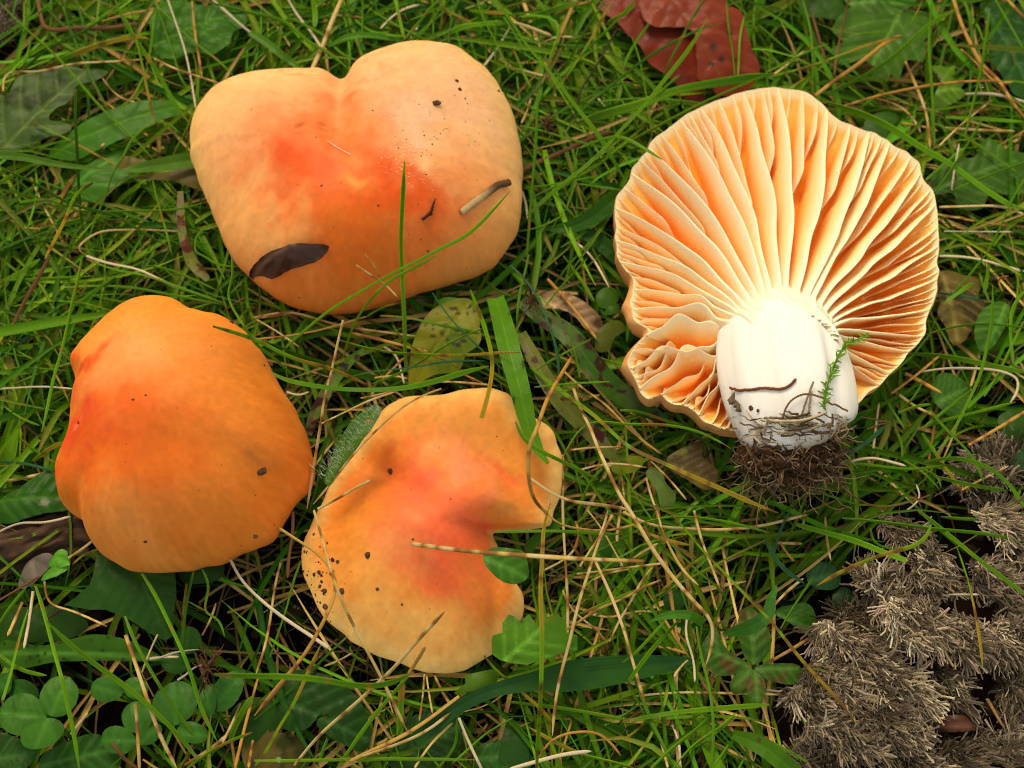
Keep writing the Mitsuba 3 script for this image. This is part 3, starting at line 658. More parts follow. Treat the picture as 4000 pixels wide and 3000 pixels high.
leaf('dark_leaf', 'dark green leaf at the bottom edge below the flattened cap', 'leaf', pix('12: 900,1480 980,1350 1150,1290 1340,1370 1340,1480 1250,1600 1000,1690 860,1640'), 4, (0.018, 0.065, 0.006), (PT('12: 900,1600'), PT('12: 1330,1380')), None, .5, 1)
leaf('dark_leaf', 'dark green leaf at the bottom edge under the middle straw', 'leaf', pix('12: 1420,1540 1560,1480 1690,1500 1790,1600 1750,1690 1440,1690'), 4, (0.024, 0.092, 0.006), (PT('12: 1430,1600'), PT('12: 1740,1560')), None, .5, 1)
leaf('dark_leaf', 'rounded dark green leaf at the bottom, left of the tall straw', 'leaf', pix('22: -20,1370 40,1380 90,1440 110,1530 100,1640 30,1690 -60,1690 -60,1450'), 4.5, (0.022, 0.086, 0.008), None, None, .3, 1)
leaf('arrow_leaf', 'pointed dark blue-green leaf coming out under the left cap', 'leaf', pix('02: 640,230 700,290 800,340 950,380 1140,380 1152,520 1130,640 1110,800 1060,832 960,780 880,720 800,680 700,640 600,640 500,620 410,602 500,550 590,480 612,420 620,330'), 7, (0.022, 0.086, 0.008), (PT('02: 900,380'), PT('02: 1090,830')), (0.039, 0.130, 0.013), .5, 1.5, nv=4, smooth=False)
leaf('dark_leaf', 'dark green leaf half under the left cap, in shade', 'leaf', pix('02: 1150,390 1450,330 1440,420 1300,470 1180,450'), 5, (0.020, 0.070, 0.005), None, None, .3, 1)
sp = [(float(x), float(y), 3.2, (0.007, 0.015, 0.002)) for x, y in zip(RNG.uniform(0, 560, 150), RNG.uniform(2480, 2590, 150))]
leaf('speckled_leaf', 'long dark green strap leaf with fine black specks, above the clover', 'leaf', pix('02: -30,850 200,860 420,845 600,800 760,810 960,890 1020,935 850,960 600,965 300,985 -30,960'), 6, (0.044, 0.140, 0.006), (PT('02: -20,905'), PT('02: 1000,930')), None, .2, 1, (0, .15), sp, 0)
leaf('dark_leaf', 'dim green leaf behind the speckled strap leaf', 'leaf', pix('02: -30,650 200,620 520,660 560,720 420,830 200,850 -30,830'), 2, (0.024, 0.076, 0.005), None, None, .4, 1)
leaf('dandelion_leaf', 'dark green leaf with a pale scar poking out left of the left cap', 'leaf', pix('01: -30,1610 120,1520 260,1415 350,1400 380,1500 440,1640 330,1665 120,1730 60,1740 -30,1700'), 7, (0.024, 0.103, 0.006), (PT('01: -20,1590'), PT('01: 400,1560')), (0.066, 0.194, 0.013), .5, 1, (0, 0), [(180, 1968, 16, (0.300, 0.330, 0.220))], 4)
leaf('grey_leaf', 'grey lace-veined scrap of a dead leaf below the left cap', 'leaf', pix('02: 125,495 150,380 190,318 340,278 330,350 280,410 200,480'), 6, (.075, .060, .048), (PT('02: 210,310'), PT('02: 230,440')), (.16, .13, .10), .2, .5, mat='dead_leaf_mat', nv=7)
cf = thing('folded_clover', 'small bright green folded leaflets beside the lower left of the left cap', 'clover')
leaf('leaflet', None, None, pix('02: 318,350 345,285 405,240 438,258 445,310 455,335 425,355 340,368'), 10, (0.061, 0.216, 0.007), (PT('02: 450,340'), PT('02: 345,290')), None, .2, .5, parent=cf, nv=4)
leaf('leaflet', None, None, pix('02: 258,442 290,398 350,362 440,358 405,400 300,440'), 10, (0.055, 0.194, 0.007), (PT('02: 440,358'), PT('02: 265,440')), None, .2, .5, parent=cf, nv=4)


def clover(label, leaflets, z, color, stem_px=None, group='clover leaves in the lower left corner', mark=True):
    t = thing('clover', label, 'clover', group)
    for (x, y, rx, ry, rot, hx, hy) in leaflets:           # centre, radii, turn and the hinge, read in square 02
        a = np.linspace(0, 2 * np.pi, 40, endpoint=False)
        hd = math.atan2(y - hy, x - hx)
        r = 1 - .07 * np.exp(-(((a - hd + np.pi) % (2 * np.pi) - np.pi) / .18) ** 2)
        ca, sa = math.cos(math.radians(rot)), math.sin(math.radians(rot))
        ex, ey = rx * np.cos(a) * r, ry * np.sin(a) * r
        P_ = np.stack([(x + ex * ca - ey * sa) / 1.659, 2000 + (y + ex * sa + ey * ca) / 1.659], -1)
        q_ = (2 * x - hx, 2 * y - hy)
        leaf('leaflet', None, None, P_, z + RNG.uniform(-1, 1), color, ((hx / 1.659, 2000 + hy / 1.659), (q_[0] / 1.659, 2000 + q_[1] / 1.659)), np.asarray(color) * 1.75, .18, 1.0, (RNG.uniform(-.2, .2), RNG.uniform(-.1, .2)), nv=7, parent=t, fold=.8)
    x, y = leaflets[0][5:7]
    p = W(x / 1.659, 2000 + y / 1.659, z * MM)
    pts = spline(np.array([p - [0, 0, .0003], p + [.002, -.003, -.006], p + [.003, -.005, -.02]]), 10)
    q = stick(pts, .0005, (0.066, 0.173, 0.013), 1, 6, False)
    add('stalk', q[:2], 'grass_mat', q[2], t)


CV = (0.040, 0.135, 0.013)
clover('three-leaved clover closest to the lower left corner', [(152, 1312, 150, 138, -10, 310, 1330), (390, 1195, 120, 140, 25, 330, 1325), (278, 1438, 150, 95, -22, 325, 1335)], 9, (0.046, 0.151, 0.012), None)
clover('clover with two small upper leaflets, right of the corner clover', [(695, 1150, 108, 84, -8, 800, 1180), (882, 1142, 82, 72, 10, 805, 1190), (893, 1330, 105, 105, 0, 880, 1225)], 7.5, CV)
clover('large-leaved clover nearest below the left cap, crossed by blades', [(1140, 1240, 158, 138, -35, 1150, 1385), (1250, 1430, 105, 70, 15, 1160, 1410)], 7, CV)
clover('clover with water drops at the bottom edge', [(770, 1478, 120, 92, 10, 895, 1480), (970, 1440, 90, 62, -40, 900, 1500)], 6.5, CV)
clover('half-folded clover right of the clover patch, under the withered stub', [(1475, 1165, 150, 92, -55, 1370, 1280), (1350, 1230, 60, 120, 10, 1380, 1330)], 8, (0.033, 0.119, 0.013))
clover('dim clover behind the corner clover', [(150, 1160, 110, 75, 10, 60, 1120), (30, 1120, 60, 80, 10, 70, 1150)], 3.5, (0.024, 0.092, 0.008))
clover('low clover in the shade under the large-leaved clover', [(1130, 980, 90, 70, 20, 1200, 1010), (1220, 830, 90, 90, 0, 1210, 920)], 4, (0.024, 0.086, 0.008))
leaf('dark_leaf', 'dark green leaf filling the lower left corner', 'leaf', pix('02: -40,1420 60,1440 240,1560 200,1640 120,1700 -40,1700'), 3.5, (0.020, 0.076, 0.005), (PT('02: -20,1600'), PT('02: 230,1560')), None, .4, 1)
leaf('dark_leaf', 'broad dark green leaf at the bottom edge under the clover patch', 'leaf', pix('02: 250,1610 400,1510 640,1440 760,1530 780,1640 600,1700 260,1700'), 3.5, (0.024, 0.092, 0.006), (PT('02: 260,1650'), PT('02: 760,1530')), None, .5, 1)
leaf('dark_leaf', 'dark green leaf at the bottom, right of the clover patch', 'leaf', pix('02: 1500,1300 1680,1200 1800,1260 1830,1400 1700,1500 1540,1450'), 3, (0.022, 0.076, 0.005), None, None, .4, 1)
leaf('brown_leaf', 'mottled brown leaf at the bottom edge between clover and dark leaf', 'leaf', pix('12: -60,1420 160,1430 330,1500 340,1640 200,1690 -40,1690'), 3, (0.080, 0.060, 0.012), None, None, .5, 1, blotch=((0.022, 0.032, 0.004), 3, .5), mat='dead_leaf_mat')
pl = thing('palmate_leaf', 'dark green five-fingered leaf with reddish edges left of the dung', 'leaf')
for pts, rb in (('22: 1560,990 1480,880 1462,740 1490,640 1540,620 1620,700 1680,820 1650,930', '22: 1570,1000 1530,640'), ('22: 1545,1000 1440,930 1360,840 1308,735 1260,800 1215,920 1260,1000 1340,1060 1450,1050', '22: 1550,1005 1240,880'),
                ('22: 1555,1020 1440,1060 1410,1130 1440,1180 1520,1130', '22: 1560,1015 1430,1130'), ('22: 1565,1020 1520,1110 1530,1200 1590,1275 1630,1200 1640,1120 1600,1040', '22: 1570,1020 1590,1265'),
                ('32: -85,1010 0,985 120,980 215,1010 190,1100 60,1110 -40,1070', '32: -80,1015 205,1015')):
    rr_ = pix(rb)
    leaf('leaflet', None, None, pix(pts), 9, (0.039, 0.103, 0.005), (tuple(rr_[0]), tuple(rr_[1])), None, .5, .6, parent=pl, blotch=((0.110, 0.030, 0.015), 4, .60), nv=4)
leaf('dark_leaf', 'small round blue-green leaf at the left edge of the dung', 'leaf', pix('32: 245,420 275,350 350,325 430,355 470,420 450,490 370,510 290,490'), 6, (0.015, 0.065, 0.014), (PT('32: 250,450'), PT('32: 460,400')), None, .2, 1)
leaf('dark_leaf', 'dark blue-green leaf half buried in the left side of the dung', 'leaf', pix('32: 410,590 430,510 510,490 560,560 530,660 470,695'), 5, (0.013, 0.056, 0.013), None, None, .2, 1)
leaf('dark_leaf', 'dark green pointed leaf left of the dung', 'leaf', pix('32: 40,650 160,600 260,600 310,690 300,800 200,770 120,710'), 4, (0.033, 0.113, 0.005), (PT('32: 50,650'), PT('32: 300,780')), None, .3, 1)
leaf('brown_leaf', 'dark brown and yellow rotting leaf left of the soil clump', 'leaf', pix('21: 1000,1330 1100,1250 1240,1215 1225,1290 1330,1400 1290,1512 1150,1470 1040,1400'), 8, (0.060, 0.040, 0.018), (PT('21: 1010,1340'), PT('21: 1310,1480')), (0.120, 0.090, 0.020), .6, 1, blotch=((0.140, 0.120, 0.015), 4, .56), mat='dead_leaf_mat')
leaf('yellow_leaf', 'small yellow-green moss-like leaf right of the flattened cap', 'leaf', pix('21: 640,1375 720,1310 860,1320 835,1370 740,1415 660,1405'), 9, (0.187, 0.238, 0.009), None, None, .5, .6, blotch=((0.066, 0.108, 0.005), 2, .55))
leaf('grey_leaf', 'torn grey-green leaf scrap below the small yellow-green leaf', 'leaf', pix('21: 870,1390 950,1370 1000,1480 1060,1540 1040,1620 980,1659 940,1540 900,1470'), 7, (0.110, 0.184, 0.027), None, None, .5, .6)
leaf('brown_leaf', 'pale brown dead leaf left of the gilled cap', 'leaf', pix('21: 170,260 240,225 400,270 540,360 590,450 540,505 430,425 300,350 180,315'), 5, (0.240, 0.150, 0.075), (PT('21: 180,270'), PT('21: 560,480')), None, .4, 1, mat='dead_leaf_mat', blotch=((0.100, 0.040, 0.020), 3, .6))
for lb, s in (('roundish', '21: 545,260 590,215 670,215 695,270 660,325 590,345 550,310'), ('lower', '21: 600,375 690,310 700,345 640,385'), ('yellowing', '21: 535,545 610,440 700,420 740,470 660,540 640,600 560,620')):
    leaf('herb_leaf', f'{lb} little herb leaf in the dark gap left of the gilled cap', 'leaf', pix(s), 6.5, (0.050, 0.140, 0.007) if lb != 'yellowing' else (0.088, 0.119, 0.009), None, None, .3, .6)
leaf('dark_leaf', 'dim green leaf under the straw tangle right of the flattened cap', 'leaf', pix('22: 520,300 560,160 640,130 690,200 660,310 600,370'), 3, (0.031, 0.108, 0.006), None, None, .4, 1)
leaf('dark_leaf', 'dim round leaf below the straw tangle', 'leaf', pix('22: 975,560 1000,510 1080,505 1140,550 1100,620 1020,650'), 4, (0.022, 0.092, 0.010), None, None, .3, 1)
leaf('dark_leaf', 'dim green leaf beside the notch of the flattened cap', 'leaf', pix('22: 80,200 160,130 270,40 390,20 350,80 200,190 140,240 130,330 110,260'), 10, (0.055, 0.184, 0.007), None, None, .3, 1, smooth=False)
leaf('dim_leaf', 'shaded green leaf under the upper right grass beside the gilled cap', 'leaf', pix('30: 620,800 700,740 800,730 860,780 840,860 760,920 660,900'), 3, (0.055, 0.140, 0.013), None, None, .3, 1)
# dark leaf scrap on the heart-shaped cap
leaf('bark_flake', 'dark brown bark-like leaf scrap lying on the lower left of the heart-shaped cap', 'leaf scrap', pix('f: 538,597 556,575 590,558 640,541 690,536 711,536 708,546 694,566 655,588 620,602 590,614 571,604 550,599'), 0, (0.055, 0.032, 0.024), (PT('11: -60,60'), PT('11: 450,-10')), (0.160, 0.100, 0.070), .35, .8, mat='dead_leaf_mat', on=CAPS['m1'], thick=.35, nv=0, blotch=((0.025, 0.016, 0.012), 2, .5))

# rotten stalk on the left, twigs
p = spline(W(*pix('02: -60,260 120,215 300,165 480,125 620,150').T, .004), 40)
a = np.linspace(0, 2 * np.pi, 40, endpoint=False)
tn, s = unit(np.gradient(p, axis=0)), np.linspace(0, 1, 40)
sd = unit(np.cross(tn, [0, 0, 1])); nm = np.cross(sd, tn)
rr_ = (.0040 - .001 * s)[:, None] * (1 + .22 * np.sin(a * 7 + 1) * .5 + .12 * np.sin(a * 13))
v = (p[:, None] + rr_[..., None] * (np.cos(a)[None, :, None] * sd[:, None] * 1.15 + .6 * np.sin(a)[None, :, None] * nm[:, None])).reshape(-1, 3)
v = v + (.0012 * (f3(v, .002, 3, 3) - .5))[:, None]
c = mixc((.018, .009, .005), (.085, .045, .024), sstep(.35, .7, meshkit.fbm(np.stack([np.tile(np.cos(a) * 6, 40), np.tile(np.sin(a) * 6, 40), np.repeat(s * 4, 40)], -1) + 20, 3, 4)))
single('rotting_stalk', 'dark brown rotting plant stalk below the left side of the left cap', 'stalk', (v, grid_faces(40, 40, True)), 'wood_mat', c)

# ---------------------------------------------------------------- strands: blades, straws and stalks one can follow in the photograph
PAL = {'g': ((.070, .21, .003), (.15, .33, .006)), 'd': ((.034, .125, .002), (.072, .18, .004)), 'l': ((.13, .35, .007), (.18, .40, .010)), 't': ((.03, .12, .045), (.05, .17, .06)),
       'y': ((.13, .20, .014), (.36, .26, .020)), 's': ((.37, .235, .045), (.50, .35, .090)), 'p': ((.52, .44, .28), (.58, .48, .29)), 'o': ((.42, .19, .030), (.42, .27, .060)),
       'b': ((.10, .045, .020), (.17, .08, .03)), 'k': ((.035, .022, .018), (.05, .03, .022))}
WORD = {'g': 'green', 'd': 'dark green', 'l': 'light green', 't': 'bluish green', 'y': 'yellowing green', 's': 'straw-coloured', 'p': 'pale dry', 'o': 'orange-brown dry', 'b': 'brown', 'k': 'blackish'}
SPOTS_ = [(0, 0, 'upper left corner'), (170, 420, 'grey-green lobed leaf'), (760, 130, 'crinkled leaf'), (500, 520, 'broad leaf blade on the left'), (100, 900, 'left edge, upper half'), (720, 1000, 'gap between the left and heart-shaped caps'),
          (1000, 330, "heart-shaped cap's left lobe"), (1330, 280, 'notch of the heart-shaped cap'), (1720, 180, "heart-shaped cap's right lobe"), (1500, 0, 'top edge, middle'), (2100, 60, 'top edge above the red-brown leaf'), (2300, 250, 'gap between heart-shaped cap and red-brown leaf'),
          (2680, 180, 'red-brown leaf'), (3200, 40, 'top edge right of the red-brown leaf'), (3520, 250, 'upper right toothed leaf'), (3950, 100, 'upper right corner'), (3950, 650, 'right edge, upper half'), (3650, 800, 'right of the gilled cap'), (3100, 380, "gilled cap's upper rim"),
          (2450, 700, "gilled cap's left rim"), (3000, 900, "gilled cap's middle"), (2150, 950, 'dark gap between heart-shaped and gilled cap'), (1500, 800, 'middle of the heart-shaped cap'), (1900, 1000, "heart-shaped cap's lower right edge"), (1300, 1200, "heart-shaped cap's lower edge"),
          (1720, 1400, 'spotted yellow-green leaf'), (2050, 1500, 'broad speckled blade'), (2350, 1650, 'blotched reddish blades'), (2250, 1900, "flattened cap's right edge"), (1600, 1550, "flattened cap's upper edge"), (1320, 1800, 'fuzzy leaf'), (1180, 1450, 'gap above the fuzzy leaf'),
          (700, 1250, "left cap's upper edge"), (1100, 1250, "left cap's upper right edge"), (60, 1500, 'left edge, middle'), (250, 1650, "left cap's left edge"), (50, 2050, 'left edge beside the rotting stalk'), (620, 2280, 'arrow-shaped leaf under the left cap'), (150, 2450, 'speckled strap leaf'), (150, 2850, 'corner clover'),
          (600, 2800, 'clover patch'), (950, 2500, 'dark gap below the left cap'), (1200, 2200, "flattened cap's left edge"), (1650, 2600, "flattened cap's lower edge"), (1300, 2900, 'bottom edge, left of the middle'), (1850, 2950, 'bottom edge, middle'), (2080, 2500, 'toothed leaf on the flattened cap'), (2350, 2630, 'blue-green broad blade'),
          (2300, 2250, 'straw tangle'), (2600, 2150, 'straw tangle below the gilled cap'), (2700, 1800, 'soil left of the gilled mushroom'), (3100, 1830, 'soil clump of the gilled mushroom'), (3550, 1650, "grass right of the white stem"), (3900, 1300, 'oval leaf on the right'), (3950, 1700, 'right edge above the dung'),
          (2950, 2600, 'five-fingered leaf'), (2600, 2950, 'bottom edge left of the dung'), (3450, 2250, 'top of the dung'), (3300, 2750, 'lower dung'), (3900, 2400, 'right side of the dung'), (2000, 2150, 'notch of the flattened cap'), (1700, 2050, "flattened cap's middle"), (350, 850, 'twisted blade on the left')]
SPA = np.array([s[:2] for s in SPOTS_], float)
STRANDS = []
